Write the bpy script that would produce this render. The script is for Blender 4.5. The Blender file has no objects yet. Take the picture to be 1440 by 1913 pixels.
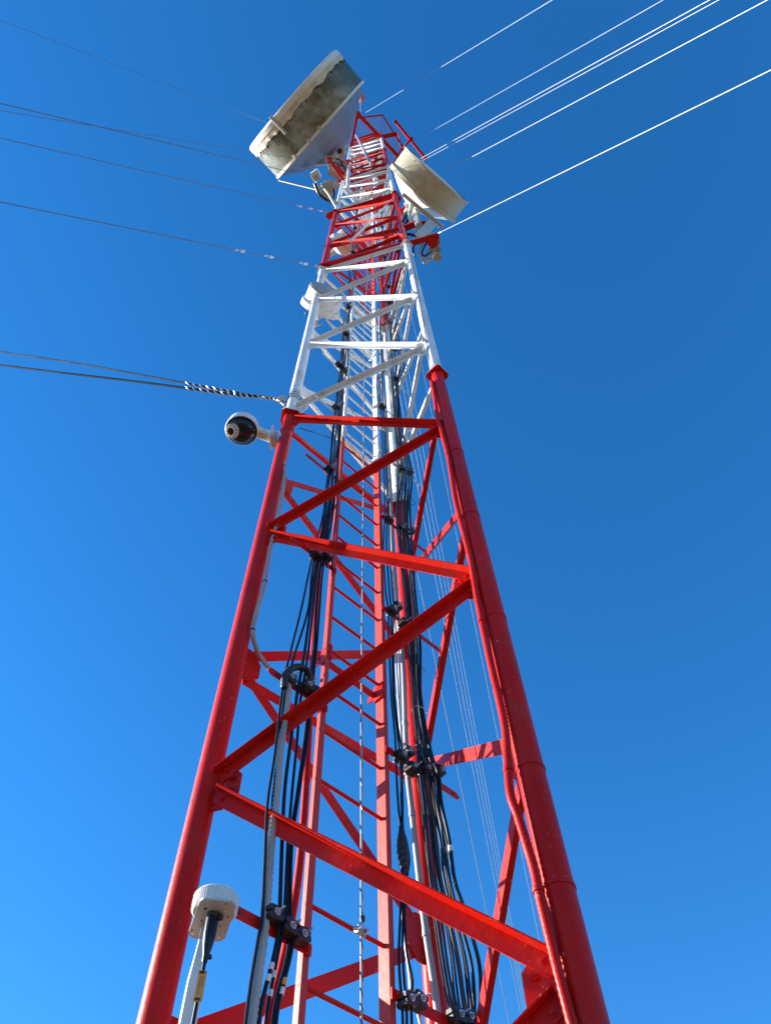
import bpy, bmesh, math, random
from math import sin, cos, pi, radians
from mathutils import Vector, Matrix
random.seed(7)
scene = bpy.context.scene
COL = scene.collection
V = Vector

# ------------------------------------------------------------------ camera
EYE = V((0, 0, 1.6))                    # eye height above the ground
FPX = 1441.475                          # focal length in pixels of the 1440 x 1913 photograph
PITCH, ROLL = radians(60.64192), radians(-2.09047)
FW = V((0, cos(PITCH), sin(PITCH)))
UP = V((0, -sin(PITCH), cos(PITCH)))
RT = V((1, 0, 0))
R2 = RT * cos(ROLL) + UP * sin(ROLL)
U2 = UP * cos(ROLL) - RT * sin(ROLL)
cam_d = bpy.data.cameras.new('camera')
cam = bpy.data.objects.new('camera', cam_d); COL.objects.link(cam)
M = Matrix((R2, U2, -FW)).transposed().to_4x4(); M.translation = EYE
cam.matrix_world = M
cam_d.sensor_fit = 'VERTICAL'; cam_d.sensor_height = 24
cam_d.lens = FPX / 1913 * 24
cam_d.clip_start = 0.05; cam_d.clip_end = 6000
scene.camera = cam

# ------------------------------------------------------------------ sky, sun, exposure
SUN_EL = radians(21); SUN_V = V((-0.982, 0.19, 0)).normalized()
SUN_DIR = V((SUN_V.x * cos(SUN_EL), SUN_V.y * cos(SUN_EL), sin(SUN_EL)))
w = bpy.data.worlds.new('World'); scene.world = w; w.use_nodes = True
nt = w.node_tree; nt.nodes.clear()
sky = nt.nodes.new('ShaderNodeTexSky'); sky.sky_type = 'NISHITA'; sky.sun_disc = False
sky.sun_elevation = SUN_EL; sky.sun_rotation = math.atan2(SUN_V.x, SUN_V.y)
sky.altitude = 3300; sky.air_density = 1.5; sky.dust_density = 0.0; sky.ozone_density = 6.0
bg = nt.nodes.new('ShaderNodeBackground'); bg.inputs['Strength'].default_value = 0.11
hs = nt.nodes.new('ShaderNodeHueSaturation'); hs.inputs['Saturation'].default_value = 1.18
wo = nt.nodes.new('ShaderNodeOutputWorld')
nt.links.new(sky.outputs[0], hs.inputs['Color']); nt.links.new(hs.outputs[0], bg.inputs[0]); nt.links.new(bg.outputs[0], wo.inputs[0])
sd = bpy.data.lights.new('sun', 'SUN'); sd.energy = 5.0; sd.angle = radians(0.5); sd.color = (1.0, 0.93, 0.84)
so = bpy.data.objects.new('sun', sd); COL.objects.link(so); so.location = (-20, 5, 30)
so.rotation_euler = (-SUN_DIR).to_track_quat('-Z', 'Y').to_euler()
scene.view_settings.view_transform = 'Standard'; scene.view_settings.look = 'None'
scene.view_settings.gamma = 1; scene.view_settings.use_curve_mapping = False
scene.view_settings.exposure = 1.42

# ------------------------------------------------------------------ materials
def mat(name, col, rough=0.5, metal=0.0, var=0.12, bump=0.15, scale=30, chips=None, coat=0.0, dirt_shade=None, spec=0.5, dirt_shade_scale=5, dirt_shade_lo=.55):
    m = bpy.data.materials.new(name); m.use_nodes = True
    n = m.node_tree; b = n.nodes['Principled BSDF']; L = n.links
    tc = n.nodes.new('ShaderNodeTexCoord')
    geo = n.nodes.new('ShaderNodeNewGeometry')
    ns = n.nodes.new('ShaderNodeTexNoise'); ns.inputs['Scale'].default_value = scale; ns.inputs['Detail'].default_value = 6
    L.new(geo.outputs['Position'], ns.inputs['Vector'])
    big = n.nodes.new('ShaderNodeTexNoise'); big.inputs['Scale'].default_value = 2.3; big.inputs['Detail'].default_value = 4
    L.new(geo.outputs['Position'], big.inputs['Vector'])
    mx = n.nodes.new('ShaderNodeMix'); mx.data_type = 'RGBA'; mx.blend_type = 'MULTIPLY'
    cr = n.nodes.new('ShaderNodeMapRange'); cr.inputs[1].default_value = 0.3; cr.inputs[2].default_value = 0.7
    cr.inputs[3].default_value = 1 - var; cr.inputs[4].default_value = 1 + var * 0.6
    L.new(big.outputs[0], cr.inputs[0])
    cmb = n.nodes.new('ShaderNodeCombineColor')
    for i in range(3): L.new(cr.outputs[0], cmb.inputs[i])
    mx.inputs[0].default_value = 1; mx.inputs[6].default_value = (*col, 1); L.new(cmb.outputs[0], mx.inputs[7])
    out = mx.outputs[2]
    if dirt_shade:
        d = n.nodes.new('ShaderNodeTexNoise'); d.inputs['Scale'].default_value = dirt_shade_scale; d.inputs['Detail'].default_value = 8; d.inputs['Roughness'].default_value = .65
        mp = n.nodes.new('ShaderNodeMapping'); mp.inputs['Scale'].default_value = (1, 1, .35)
        L.new(geo.outputs['Position'], mp.inputs[0]); L.new(mp.outputs[0], d.inputs['Vector'])
        r = n.nodes.new('ShaderNodeMapRange'); r.inputs[1].default_value = dirt_shade_lo; r.inputs[2].default_value = dirt_shade_lo + .17
        L.new(d.outputs[0], r.inputs[0])
        m2 = n.nodes.new('ShaderNodeMix'); m2.data_type = 'RGBA'; m2.inputs[7].default_value = (*dirt_shade, 1)
        L.new(r.outputs[0], m2.inputs[0]); L.new(out, m2.inputs[6]); out = m2.outputs[2]
    if chips:
        c = n.nodes.new('ShaderNodeTexNoise'); c.inputs['Scale'].default_value = 38; c.inputs['Detail'].default_value = 9; c.inputs['Roughness'].default_value = .7
        L.new(geo.outputs['Position'], c.inputs['Vector'])
        r = n.nodes.new('ShaderNodeMapRange'); r.inputs[1].default_value = .645; r.inputs[2].default_value = .67
        L.new(c.outputs[0], r.inputs[0])
        m3 = n.nodes.new('ShaderNodeMix'); m3.data_type = 'RGBA'; m3.inputs[7].default_value = (*chips, 1)
        L.new(r.outputs[0], m3.inputs[0]); L.new(out, m3.inputs[6]); out = m3.outputs[2]
    L.new(out, b.inputs['Base Color'])
    b.inputs['Roughness'].default_value = rough; b.inputs['Metallic'].default_value = metal
    b.inputs['Specular IOR Level'].default_value = spec
    if coat: b.inputs['Coat Weight'].default_value = coat; b.inputs['Coat Roughness'].default_value = .25
    rr = n.nodes.new('ShaderNodeMapRange'); rr.inputs[3].default_value = max(0.05, rough - .1); rr.inputs[4].default_value = min(1, rough + .12)
    L.new(ns.outputs[0], rr.inputs[0]); L.new(rr.outputs[0], b.inputs['Roughness'])
    bp = n.nodes.new('ShaderNodeBump'); bp.inputs['Strength'].default_value = bump; bp.inputs['Distance'].default_value = .004
    L.new(ns.outputs[0], bp.inputs['Height']); L.new(bp.outputs[0], b.inputs['Normal'])
    return m
RED = mat('red_gloss_paint', (0.54, 0.0085, 0.0030), .38, var=.25, bump=.3, chips=(0.56, 0.20, 0.15), dirt_shade=(0.44, 0.022, 0.013), spec=.17, dirt_shade_scale=7, dirt_shade_lo=.5)
PINK = mat('red_sunlit_pink_paint', (0.50, 0.045, 0.030), .5, var=.15, bump=.2, chips=(0.20, 0.04, 0.03), spec=.3)  # pinker copy of the red, the rails' sunlit pink put into the colour
WHITE = mat('white_paint', (0.72, 0.73, 0.73), .5, var=.15, bump=.2, dirt_shade=(0.46, 0.44, 0.38), dirt_shade_lo=.53, dirt_shade_scale=9, chips=(0.30, 0.22, 0.17))
DISHW = mat('dish_white', (0.70, 0.69, 0.64), .5, var=.08, bump=.1, dirt_shade=(0.42, 0.38, 0.27), dirt_shade_scale=1.6, dirt_shade_lo=.52)
DISHG = mat('dish_drum_grey', (0.33, 0.35, 0.30), .45, var=.2, bump=.1, dirt_shade=(0.085, 0.08, 0.035), dirt_shade_scale=.8, dirt_shade_lo=.36)  # olive blotches paint the drum's shaded underside into the colour
CREAM = mat('dish_cream', (0.52, 0.47, 0.35), .5, var=.1, bump=.08, dirt_shade=(0.34, 0.27, 0.16), dirt_shade_scale=1.8, dirt_shade_lo=.48)
COVER = mat('cover_fabric', (0.62, 0.55, 0.42), .75, var=.2, bump=.5, scale=14, dirt_shade=(0.35, 0.28, 0.18))
STAIN_SHADOW = mat('dark_stain_and_shadow', (0.06, 0.06, 0.045), .8)
BLACK = mat('black_jacket', (0.006, 0.0065, 0.011), .3, var=.3, bump=0, scale=8, spec=.3)
HIGHLIGHT_GREY = mat('highlight_grey_jacket', (0.035, 0.036, 0.040), .45, var=.3, bump=0, scale=8, spec=.3)  # greyer jacket, cable highlights put into the colour
BLACKP = mat('black_plastic', (0.014, 0.014, 0.015), .5, var=.2, spec=.5)
GLASS = mat('smoked_dome', (0.004, 0.005, 0.010), .18, bump=0, spec=.30)
CONDUIT = mat('grey_conduit', (0.33, 0.34, 0.34), .5, var=.15, dirt_shade=(0.16, 0.16, 0.15))
WCONDUIT = mat('pale_conduit', (0.62, 0.64, 0.64), .45, var=.15)
STEEL = mat('galvanised_steel', (0.52, 0.53, 0.54), .38, metal=.85, var=.15)
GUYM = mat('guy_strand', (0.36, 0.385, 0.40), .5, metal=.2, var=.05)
GUYD = mat('backlit_guy_strand', (0.16, 0.17, 0.18), .5, metal=.4)  # darker copy of the guy strand, backlit look put into the colour
PALE = mat('pale_housing', (0.68, 0.69, 0.66), .42, var=.1, bump=.08, dirt_shade=(0.50, 0.48, 0.42), dirt_shade_scale=16, dirt_shade_lo=.5)
GREYP = mat('grey_cast_plate', (0.46, 0.46, 0.42), .45, metal=.2, var=.08)
RADIO = mat('radio_housing', (0.36, 0.35, 0.30), .5, var=.2)
YEL = mat('yellow_tag', (0.75, 0.30, 0.05), .5, var=.08)
INKB = mat('tag_print', (0.05, 0.03, 0.02), .6)
LEDM = mat('led_lens', (0.85, 0.85, 0.82), .1, bump=0, coat=.5)
GLASSI = mat('porcelain_insulator', (0.70, 0.72, 0.74), .15, bump=0, coat=.6)
GROUND = mat('dry_earth', (0.14, 0.10, 0.055), .9, var=.25, bump=.6, scale=6, dirt_shade=(0.10, 0.07, 0.04))
CONC = mat('concrete', (0.36, 0.35, 0.33), .85, var=.2, bump=.4)

# ------------------------------------------------------------------ survey helpers (origin at the eye, z up)
def ray(u, v): return FW + R2 * ((u - 720) / FPX) - U2 * ((v - 956.5) / FPX)
def atz(u, v, z):
    r = ray(u, v); return r * (z / r.z)
def onplane(u, v, P, nrm):
    r = ray(u, v); return r * (V(P).dot(nrm) / r.dot(nrm))
def proj(P):
    d = P.dot(FW); return 720 + FPX * P.dot(R2) / d, 956.5 - FPX * P.dot(U2) / d
AX, AY, SIDE, PH, H0 = -0.82937, 2.64216, 1.371898, radians(-14.492595), 6.51098
def leg(l, h):
    x, y = AX, AY
    if l == 'B': x += SIDE * cos(PH); y += SIDE * sin(PH)
    if l == 'C': x += SIDE * cos(PH + pi / 3); y += SIDE * sin(PH + pi / 3)
    return V((x - .0031291 * h, y - .0013987 * h, H0 + h))
def hon(l, v):
    lo, hi = -6.4, 120
    for _ in range(50):
        m = (lo + hi) / 2
        if proj(leg(l, m))[1] > v: lo = m
        else: hi = m
    return m
CEN = (leg('A', 0) + leg('B', 0) + leg('C', 0)) / 3
def hv(a): return V((cos(a), sin(a), 0))
OUT = {'AB': hv(PH - pi / 2), 'AC': hv(PH + pi / 3 + pi / 2), 'BC': hv(PH + pi / 6)}
E_ = hv(PH + pi / 3)                       # along face AC
N1 = V((E_.y, -E_.x, 0))                   # into the tower from AC
LL = V((-.352, 2.757, 0))                  # left ladder rail
def lad(s, z, d=0.0): return LL + E_ * s + N1 * d + V((0, 0, z))
def inlad(u, v, d=0.0): return onplane(u, v, LL + N1 * d, N1)

# ------------------------------------------------------------------ object helpers
def tagit(o, label=None, cat=None, group=None, kind=None):
    for k, x in (('label', label), ('category', cat), ('group', group), ('kind', kind)):
        if x: o[k] = x
    return o
ORG = {}
def thing(name, label, cat, loc, group=None):
    o = bpy.data.objects.new(name, None); COL.objects.link(o)
    o.location = V(loc) + EYE; o.empty_display_size = .1
    ORG[o.name] = V(loc); return tagit(o, label, cat, group)
class MB:
    def __init__(s): s.v = []; s.f = []; s.sm = []
    def add(s, vs, fs, smooth=False):
        b = len(s.v); s.v += [V(x) for x in vs]
        for f in fs: s.f.append(tuple(b + i for i in f)); s.sm.append(smooth)
        return s
    def box(s, c, x, y, z):           # half-extent vectors
        c, x, y, z = V(c), V(x), V(y), V(z)
        p = [c + x * a + y * b_ + z * d for a in (-1, 1) for b_ in (-1, 1) for d in (-1, 1)]
        fs = [(0, 1, 3, 2), (4, 6, 7, 5), (0, 4, 5, 1), (2, 3, 7, 6), (0, 2, 6, 4), (1, 5, 7, 3)]
        if x.cross(y).dot(z) < 0: fs = [f[::-1] for f in fs]
        return s.add(p, fs)
    def cbox(s, c, x, y, z, r=.2):    # box with chamfered long edges (along z)
        c, x, y, z = V(c), V(x), V(y), V(z)
        k = 1 - r
        lp = [(1, k), (k, 1), (-k, 1), (-1, k), (-1, -k), (-k, -1), (k, -1), (1, -k)]
        return s.prism([c + x * a + y * b_ - z for a, b_ in lp], z * 2)
    def prism(s, pts, ext):
        n = len(pts); pts = [V(p) for p in pts]; ext = V(ext)
        nm = V((0, 0, 0))
        for i in range(n): nm += pts[i].cross(pts[(i + 1) % n]) if False else (pts[i] - pts[0]).cross(pts[(i + 1) % n] - pts[0])
        if nm.dot(ext) < 0: pts = pts[::-1]
        vs = pts + [p + ext for p in pts]
        fs = [tuple(range(n))[::-1], tuple(range(n, 2 * n))] + [(i, (i + 1) % n, n + (i + 1) % n, n + i) for i in range(n)]
        return s.add(vs, fs)
    def tube(s, pts, r, n=10, caps=True, smooth=True):
        pts = [V(p) for p in pts]
        m = len(pts); rs = r if isinstance(r, (list, tuple)) else [r] * m
        t0 = (pts[1] - pts[0]).normalized()
        a = V((0, 0, 1)) if abs(t0.z) < .9 else V((1, 0, 0))
        u = t0.cross(a).normalized(); vs = []
        for i in range(m):
            t = (pts[min(i + 1, m - 1)] - pts[max(i - 1, 0)]).normalized()
            u = (u - t * u.dot(t)).normalized(); w_ = t.cross(u)
            for k in range(n):
                q = 2 * pi * k / n; vs.append(pts[i] + (u * cos(q) + w_ * sin(q)) * rs[i])
        fs = [(i * n + k, i * n + (k + 1) % n, (i + 1) * n + (k + 1) % n, (i + 1) * n + k) for i in range(m - 1) for k in range(n)]
        s.add(vs, fs, smooth)
        if caps:
            s.add(vs[:n], [tuple(range(n))[::-1]]); s.add(vs[-n:], [tuple(range(n))])
        return s
    def lathe(s, c, ax, prof, n=48, smooth=True, a0=0, a1=2 * pi):   # prof: (offset along axis, radius)
        c, ax = V(c), V(ax).normalized()
        a = V((0, 0, 1)) if abs(ax.z) < .9 else V((1, 0, 0))
        u = ax.cross(a).normalized(); w_ = ax.cross(u); vs = []
        full = a1 - a0 > 6.28; nn = n if full else n + 1
        for (o, r) in prof:
            for k in range(nn):
                q = a0 + (a1 - a0) * k / n; vs.append(c + ax * o + (u * cos(q) + w_ * sin(q)) * r)
        fs = []
        for i in range(len(prof) - 1):
            for k in range(n):
                k2 = (k + 1) % nn
                fs.append((i * nn + k, (i + 1) * nn + k, (i + 1) * nn + k2, i * nn + k2))
        return s.add(vs, fs, smooth)
    def ball(s, c, r, n=12, sz=1.0):
        prof = [(-cos(pi * i / 8) * r * sz, max(sin(pi * i / 8) * r, 1e-4)) for i in range(9)]
        return s.lathe(c, (0, 0, 1), prof, n)
    def mesh(s, name, m, org=V((0, 0, 0))):
        me = bpy.data.meshes.new(name)
        me.from_pydata([v - org for v in s.v], [], s.f)
        me.polygons.foreach_set('use_smooth', s.sm); me.materials.append(m)
        bm = bmesh.new(); bm.from_mesh(me); bmesh.ops.remove_doubles(bm, verts=bm.verts, dist=1e-6)
        bmesh.ops.recalc_face_normals(bm, faces=bm.faces); bm.to_mesh(me); bm.free()
        me.set_sharp_from_angle(angle=radians(40)); me.update()
        return me
def rootof(o):
    while o.parent: o = o.parent
    return o
def part(name, mb, m, parent, label=None, kind=None):
    org = ORG[rootof(parent).name]
    o = bpy.data.objects.new(name, mb.mesh(name, m, org)); COL.objects.link(o); o.parent = parent
    if label: o['label'] = label
    if kind: o['kind'] = kind
    return o
def inst(name, me, parent, pos, rot=None, label=None):
    org = ORG[rootof(parent).name]
    o = bpy.data.objects.new(name, me); COL.objects.link(o); o.parent = parent
    if parent.parent is None: o.location = V(pos) - org
    else: o.location = V(pos) - org - parent.location
    if rot is not None: o.rotation_euler = rot
    if label: o['label'] = label
    return o
def solo(name, mb, m, label, cat, group=None, kind=None, loc=None):
    loc = V(loc) if loc is not None else V(mb.v[0])
    o = bpy.data.objects.new(name, mb.mesh(name, m, loc)); COL.objects.link(o); o.location = loc + EYE
    ORG[o.name] = loc; return tagit(o, label, cat, group, kind)
def cat(pts, n=8, closed=False):       # Catmull-Rom resample
    pts = [V(p) for p in pts]; P = [pts[0] * 2 - pts[1]] + pts + [pts[-1] * 2 - pts[-2]]; out = []
    for i in range(1, len(P) - 2):
        for k in range(n):
            t = k / n; a, b, c, d = P[i - 1], P[i], P[i + 1], P[i + 2]
            out.append(.5 * ((2 * b) + (c - a) * t + (2 * a - 5 * b + 4 * c - d) * t * t + (3 * b - a - 3 * c + d) * t ** 3))
    return out + [pts[-1]]
def corr(pts, r, step=.012, amp=.12):  # corrugated tube path and radii
    out = []; rs = []; k = 0
    for i in range(len(pts) - 1):
        L = (pts[i + 1] - pts[i]).length; n = max(1, int(L / step))
        for j in range(n):
            out.append(pts[i].lerp(pts[i + 1], j / n)); rs.append(r * (1 + amp * (k % 2 * 2 - 1))); k += 1
    out.append(pts[-1]); rs.append(r); return out, rs
def lbar(mb, p, q, out, b=.065, a=.05, t=.006):
    p, q = V(p), V(q); d = (q - p).normalized(); u = (V(out) - d * d.dot(V(out))).normalized()
    v = d.cross(u).normalized()
    if v.z > 0: v = -v
    o = -v * b / 2
    prof = [(0, 0), (a, 0), (a, t), (t, t), (t, b), (0, b)]
    return mb.prism([p + o + u * x + v * y for x, y in prof], q - p)
def hexm(name, m, r=.012, h=.010, stud=.006):
    mb = MB(); mb.prism([V((cos(i * pi / 3) * r, sin(i * pi / 3) * r, 0)) for i in range(6)], (0, 0, h))
    mb.tube([V((0, 0, h)), V((0, 0, h + stud))], r * .5, 8); return mb.mesh(name, m)

# ------------------------------------------------------------------ ground
mb = MB(); N = 60
def gz(x, y):
    r = math.hypot(x, y - 2.8)
    return -1.6 + max(0, min(1, (r - 6) / 40)) * (.5 * sin(x * .07) * cos(y * .05) + .25 * sin(x * .21 + y * .17)) - max(0, r - 60) * .05
rings = [0, 1.5, 3, 6, 9, 13, 18, 25, 35, 50, 75, 120, 200, 400, 900, 2500]
vs = [V((0, 2.8, -1.6))]; fs = []
for r in rings[1:]:
    for k in range(N):
        q = 2 * pi * k / N; x, y = r * cos(q), 2.8 + r * sin(q); vs.append(V((x, y, gz(x, y))))
for k in range(N): fs.append((0, 1 + k, 1 + (k + 1) % N))
for i in range(len(rings) - 2):
    for k in range(N):
        a = 1 + i * N + k; b = 1 + i * N + (k + 1) % N; fs.append((a, a + N, b + N, b))
mb.add(vs, fs, True); solo('ground', mb, GROUND, None, None, kind='structure', loc=(0, 2.8, -1.6))

# ------------------------------------------------------------------ lattice tower
TOPH = 34.4
SECT = [(-7.95, 0, RED), (0, 6, WHITE), (6, 12, RED), (12, 18, WHITE), (18, 24, RED), (24, 30, WHITE), (30, TOPH, RED)]
def secmat(h, alt=None):
    for a, b, m in SECT:
        if h < b: return alt if (alt and m is RED) else m
    return alt or RED
RLEG = .054
base = V((CEN.x, CEN.y, -1.6))
T = thing('lattice_tower', 'tall three-legged lattice mast painted in alternating red and white bands', 'tower', base)
boltR = hexm('bolt', RED, .0145, .010, .008); boltW = hexm('bolt', WHITE, .0145, .010, .008)
for a, b, m in SECT:
    for l in 'ABC':
        mb = MB(); n = 24 if b < 13 else 14
        mb.tube([leg(l, a + .004), leg(l, b - .004)], RLEG, n)
        o = part('leg_pipe', mb, m, T, 'red leg pipe' if m is RED else 'white leg pipe')
        if a < 0:   # weld seams
            for hh in ((-2.75,) if l == 'A' else (-5.9,)):
                w1 = MB(); w1.lathe(leg(l, hh), (0, 0, 1), [(-.005, RLEG), (-.002, RLEG + .0012), (.002, RLEG + .0012), (.005, RLEG)], 24)
                part('weld_seam', w1, RED, o)
        for hh, sgn in ((a, 1), (b, -1)):
            if hh < -6 or hh > 31: continue
            # triangular-ish flange plate with cut corners
            c = leg(l, hh + sgn * .009); mb = MB(); rr = .098
            q0 = math.atan2(CEN.y - c.y, CEN.x - c.x)
            pts = []
            for k in range(4):
                qa = q0 + pi / 4 + k * pi / 2
                for dq in (-.16, .16): pts.append(V((c.x + rr * cos(qa + dq), c.y + rr * sin(qa + dq), c.z - .007)))
            mb.prism(pts, (0, 0, .014)); fl = part('flange', mb, m, T)
            if hh < 13 and sgn < 0:
                for k in range(4):
                    qa = q0 + pi / 4 + k * pi / 2
                    inst('flange_bolt', boltR if m is RED else boltW, fl, V((c.x + rr * .82 * cos(qa), c.y + rr * .82 * sin(qa), c.z - .007)), (pi, 0, 0))
def brace(f, l1, h1, l2, h2, m=None, b=.065):
    hm = (h1 + h2) / 2; m = m or secmat(hm)
    o = OUT[f]; p, q = leg(l1, h1), leg(l2, h2); d = (q - p).normalized()
    mb = MB(); lbar(mb, p + d * .075 + o * .012, q - d * .075 + o * .012, o, b, .05)
    return part('brace', mb, m, T)
gus = {}
def node(f, l, h):
    gus.setdefault((f, l, round(h, 1)), h)
def gusset(f, l, h):
    o = OUT[f]; p = leg(l, h); other = [x for x in f if x != l][0]
    t = (leg(other, h) - p).normalized(); m = secmat(h); mb = MB()
    z = V((0, 0, 1))
    pts = [p + t * .03 + z * .12, p + t * .10 + z * .12, p + t * .165 + z * .05, p + t * .165 - z * .05, p + t * .10 - z * .12, p + t * .03 - z * .12]
    mb.prism([x + o * .004 for x in pts], o * .008)
    g = part('gusset_plate', mb, m, T)
    if h < 1:
        ws = MB(); ws.tube([p + t * .052 + z * (.115 - .023 * k_) + o * (.014 + .002 * (k_ % 2)) for k_ in range(11)], [.004 + .002 * (k_ % 2) for k_ in range(11)], 6); part('weld_seam', ws, m, g)
    if h < 6.5:
        rot = V((0, 0, 1)).rotation_difference(o).to_euler()
        bm_ = boltR if m is RED else boltW
        for dz in (.055, -.055): inst('bolt', bm_, g, p + t * .125 + z * dz * .6 + o * .018, rot)
        for dz in (.075, -.075): inst('bolt', bm_, g, p + t * .095 + z * dz + o * .012, rot)
def zig(f, seq):
    for (l1, h1), (l2, h2) in zip(seq, seq[1:]): brace(f, l1, h1, l2, h2)
    for l, h in seq: gusset(f, l, h)
zig('AB', [('A', -7.3), ('B', -7.2), ('A', -6.2), ('B', -5.24), ('A', -4.2), ('B', -3.2), ('A', -2.1), ('B', -1.19), ('A', -.12)])
zig('AC', [('C', -7.3), ('A', -7.25), ('C', -6.3), ('A', -5.2), ('C', -4.3), ('A', -3.3), ('C', -2.15), ('A', -1.2), ('C', -.12)])
zig('BC', [('B', -7.3), ('C', -7.2), ('B', -6.3), ('C', -5.2), ('B', -4.3), ('C', -3.2), ('B', -2.3), ('C', -1.2), ('B', -.3)])
brace('AC', 'A', -3.42, 'C', -3.32); brace('AC', 'A', -.22, 'C', -.2)
for k, (a, b, m) in enumerate(SECT[1:]):
    if b - a > 5:
        zig('AB', [('A', a + .1), ('B', a + .75), ('A', a + 2.04), ('B', a + 2.66), ('A', a + 4.05), ('B', a + 4.66), ('A', a + 5.85)])
        zig('AC', [('C', a + .12), ('A', a + .85), ('C', a + 1.85), ('A', a + 2.8), ('C', a + 3.8), ('A', a + 4.8), ('C', a + 5.85)])
        zig('BC', [('B', a + .12), ('C', a + .85), ('B', a + 1.75), ('C', a + 2.8), ('B', a + 3.75), ('C', a + 4.8), ('B', a + 5.8)])
        for f in ('AB', 'AC', 'BC'): brace(f, f[0], b - .14, f[1], b - .14)
    else:
        zig('AB', [('A', a + .1), ('B', a + .9), ('A', a + 1.8), ('B', a + 2.7), ('A', a + 3.6)])
        zig('AC', [('C', a + .1), ('A', a + .9), ('C', a + 1.8), ('A', a + 2.7), ('C', a + 3.6)])
        zig('BC', [('B', a + .1), ('C', a + .9), ('B', a + 1.8), ('C', a + 2.7), ('B', a + 3.6)])
        for f in ('AB', 'AC', 'BC'):
            for hh in (b - .1, b - .75): brace(f, f[0], hh, f[1], hh, b=.1)
for l in 'ABC':       # pads
    p = leg(l, -8.0); mb = MB(); mb.box(V((p.x, p.y, -1.575)), (.13, 0, 0), (0, .13, 0), (0, 0, .0125)); part('base_plate', mb, RED, T)
mb = MB(); mb.box(V((CEN.x, CEN.y, -1.70)), (1.25, 0, 0), (0, 1.25, 0), (0, 0, .108))
solo('concrete_footing', mb, CONC, 'square concrete footing under the three mast legs', 'footing', loc=(CEN.x, CEN.y, -1.7))

# ------------------------------------------------------------------ ladder
LW = .40
LAD = thing('climbing_ladder', 'narrow climbing ladder inside the mast with round rungs and sunlit flat rails', 'ladder', lad(LW / 2, -1.55))
RB = [(-1.55, 6.2)] + [(H0 + a - .3, H0 + b - .3) for a, b, m in SECT[1:]]
railm = [PINK, WHITE, PINK, WHITE, PINK, WHITE, PINK]
for (z0, z1), m in zip(RB, railm):
    for s, sg in ((0, -1), (LW, 1)):
        mb = MB(); p = lad(s, z0, -.0); h = z1 - z0 - .004
        x = E_ * -.004; y = N1
        # angle: wide leg across the rungs, short leg pointing away from the ladder centre
        t = .006
        prof = [(0, -.03), (0, .03), (sg * .03, .03), (sg * .03, .03 - t), (sg * t, .03 - t), (sg * t, -.03)]
        mb.prism([p + E_ * (a + 0) + N1 * b for a, b in prof], (0, 0, h))
        part('rail', mb, m, LAD, 'red rail painted sunlit pink' if m is PINK else 'white rail')
mbs = {}
def rung_mesh(m):
    if m.name not in mbs:
        mb = MB(); mb.tube([E_ * -.012, E_ * (LW + .012)], .0095, 10); mbs[m.name] = mb.mesh('rung', m)
    return mbs[m.name]
z = -1.2
while z < H0 + TOPH - .4:
    hh = z - H0; m = secmat(hh + .3, RED)
    inst('rung', rung_mesh(m), LAD, lad(0, z, 0)); z += .305
levels = [.43 + 1.222 * i for i in range(33)]
for z in levels:
    m = secmat(z - H0 + .3)
    mb = MB(); c = lad(-.33, z, .028)
    # flat cable bar with rounded outer end on each side of the ladder
    for s0, s1 in ((-.36, -.0), (LW + .0, .93)):
        mb = MB(); o = N1 * .036; pts = []
        zz = V((0, 0, 1)); a, b = lad(s0, z) + o, lad(s1, z) + o
        if s0 < 0: pts = [a + zz * .022, a - E_ * .018 + zz * .008, a - E_ * .018 - zz * .008, a - zz * .022, b - zz * .022, b + zz * .022]
        else: pts = [a + zz * .022, a - zz * .022, b - zz * .022, b + E_ * .018 - zz * .008, b + E_ * .018 + zz * .008, b + zz * .022]
        mb.prism(pts, N1 * .005); cb = part('cable_bar', mb, m, LAD)
        if z < 9:
            for s in ((s0 + .03,) if s0 < 0 else (s1 - .03,)):
                mb = MB(); mb.tube([lad(s, z, .0415), lad(s, z, .0435)], .007, 10); part('bar_hole', mb, BLACKP, cb)
            for s in ((.0 - .025,) if s0 < 0 else (LW + .025,)):
                inst('bolt', boltR if m is RED else boltW, cb, lad(s, z, .041), V((0, 0, 1)).rotation_difference(N1).to_euler())
# ladder support straps from the rails to face AC
for z in [3.32 + 3.05 * i for i in range(-1, 11)]:
    m = secmat(z - H0 + .3); mb = MB()
    lbar(mb, lad(-.01, z, -.034), lad(LW + .01, z, -.034), -N1, .05, .04)
    for s in (0, LW): mb.box(lad(s, z, -.065), E_ * .003, N1 * .03, V((0, 0, .022)))
    for s in (0, LW): mb.cbox(lad(s, z, .0), E_ * .012 , N1 * .037, V((0, 0, .06)))
    part('support_bracket', mb, m, LAD)

# ------------------------------------------------------------------ cable clamps
wing = MB(); wing.tube([V((0, 0, 0)), V((0, 0, .05))], .004, 8); wing.tube([V((0, 0, .008)), V((0, 0, .011))], .014, 12); wing.prism([V((cos(i * pi / 3) * .009, sin(i * pi / 3) * .009, .011)) for i in range(6)], (0, 0, .008))
wing = wing.mesh('clamp_stud', STEEL)
nutm = MB(); nutm.tube([V((0, 0, -.022)), V((0, 0, 0))], .004, 8); nutm.prism([V((cos(i * pi / 3) * .010, sin(i * pi / 3) * .010, -.014)) for i in range(6)], (0, 0, .009)); nutm.box(V((.012, 0, -.01)), (.008, 0, 0), (0, .003, 0), (0, 0, .006))
nutm = nutm.mesh('clamp_nut', STEEL)
blk = MB()
for dz in (-.013, .013):
    blk.cbox(V((0, dz, .026)), V((.031, 0, 0)), V((0, .012, 0)), V((0, 0, .027)), .3)
for dx in (-.012, .012): blk.tube([V((dx, -.026, .026)), V((dx, .026, .026))], .011, 10)
blk = blk.mesh('clamp_block', BLACKP)
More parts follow.
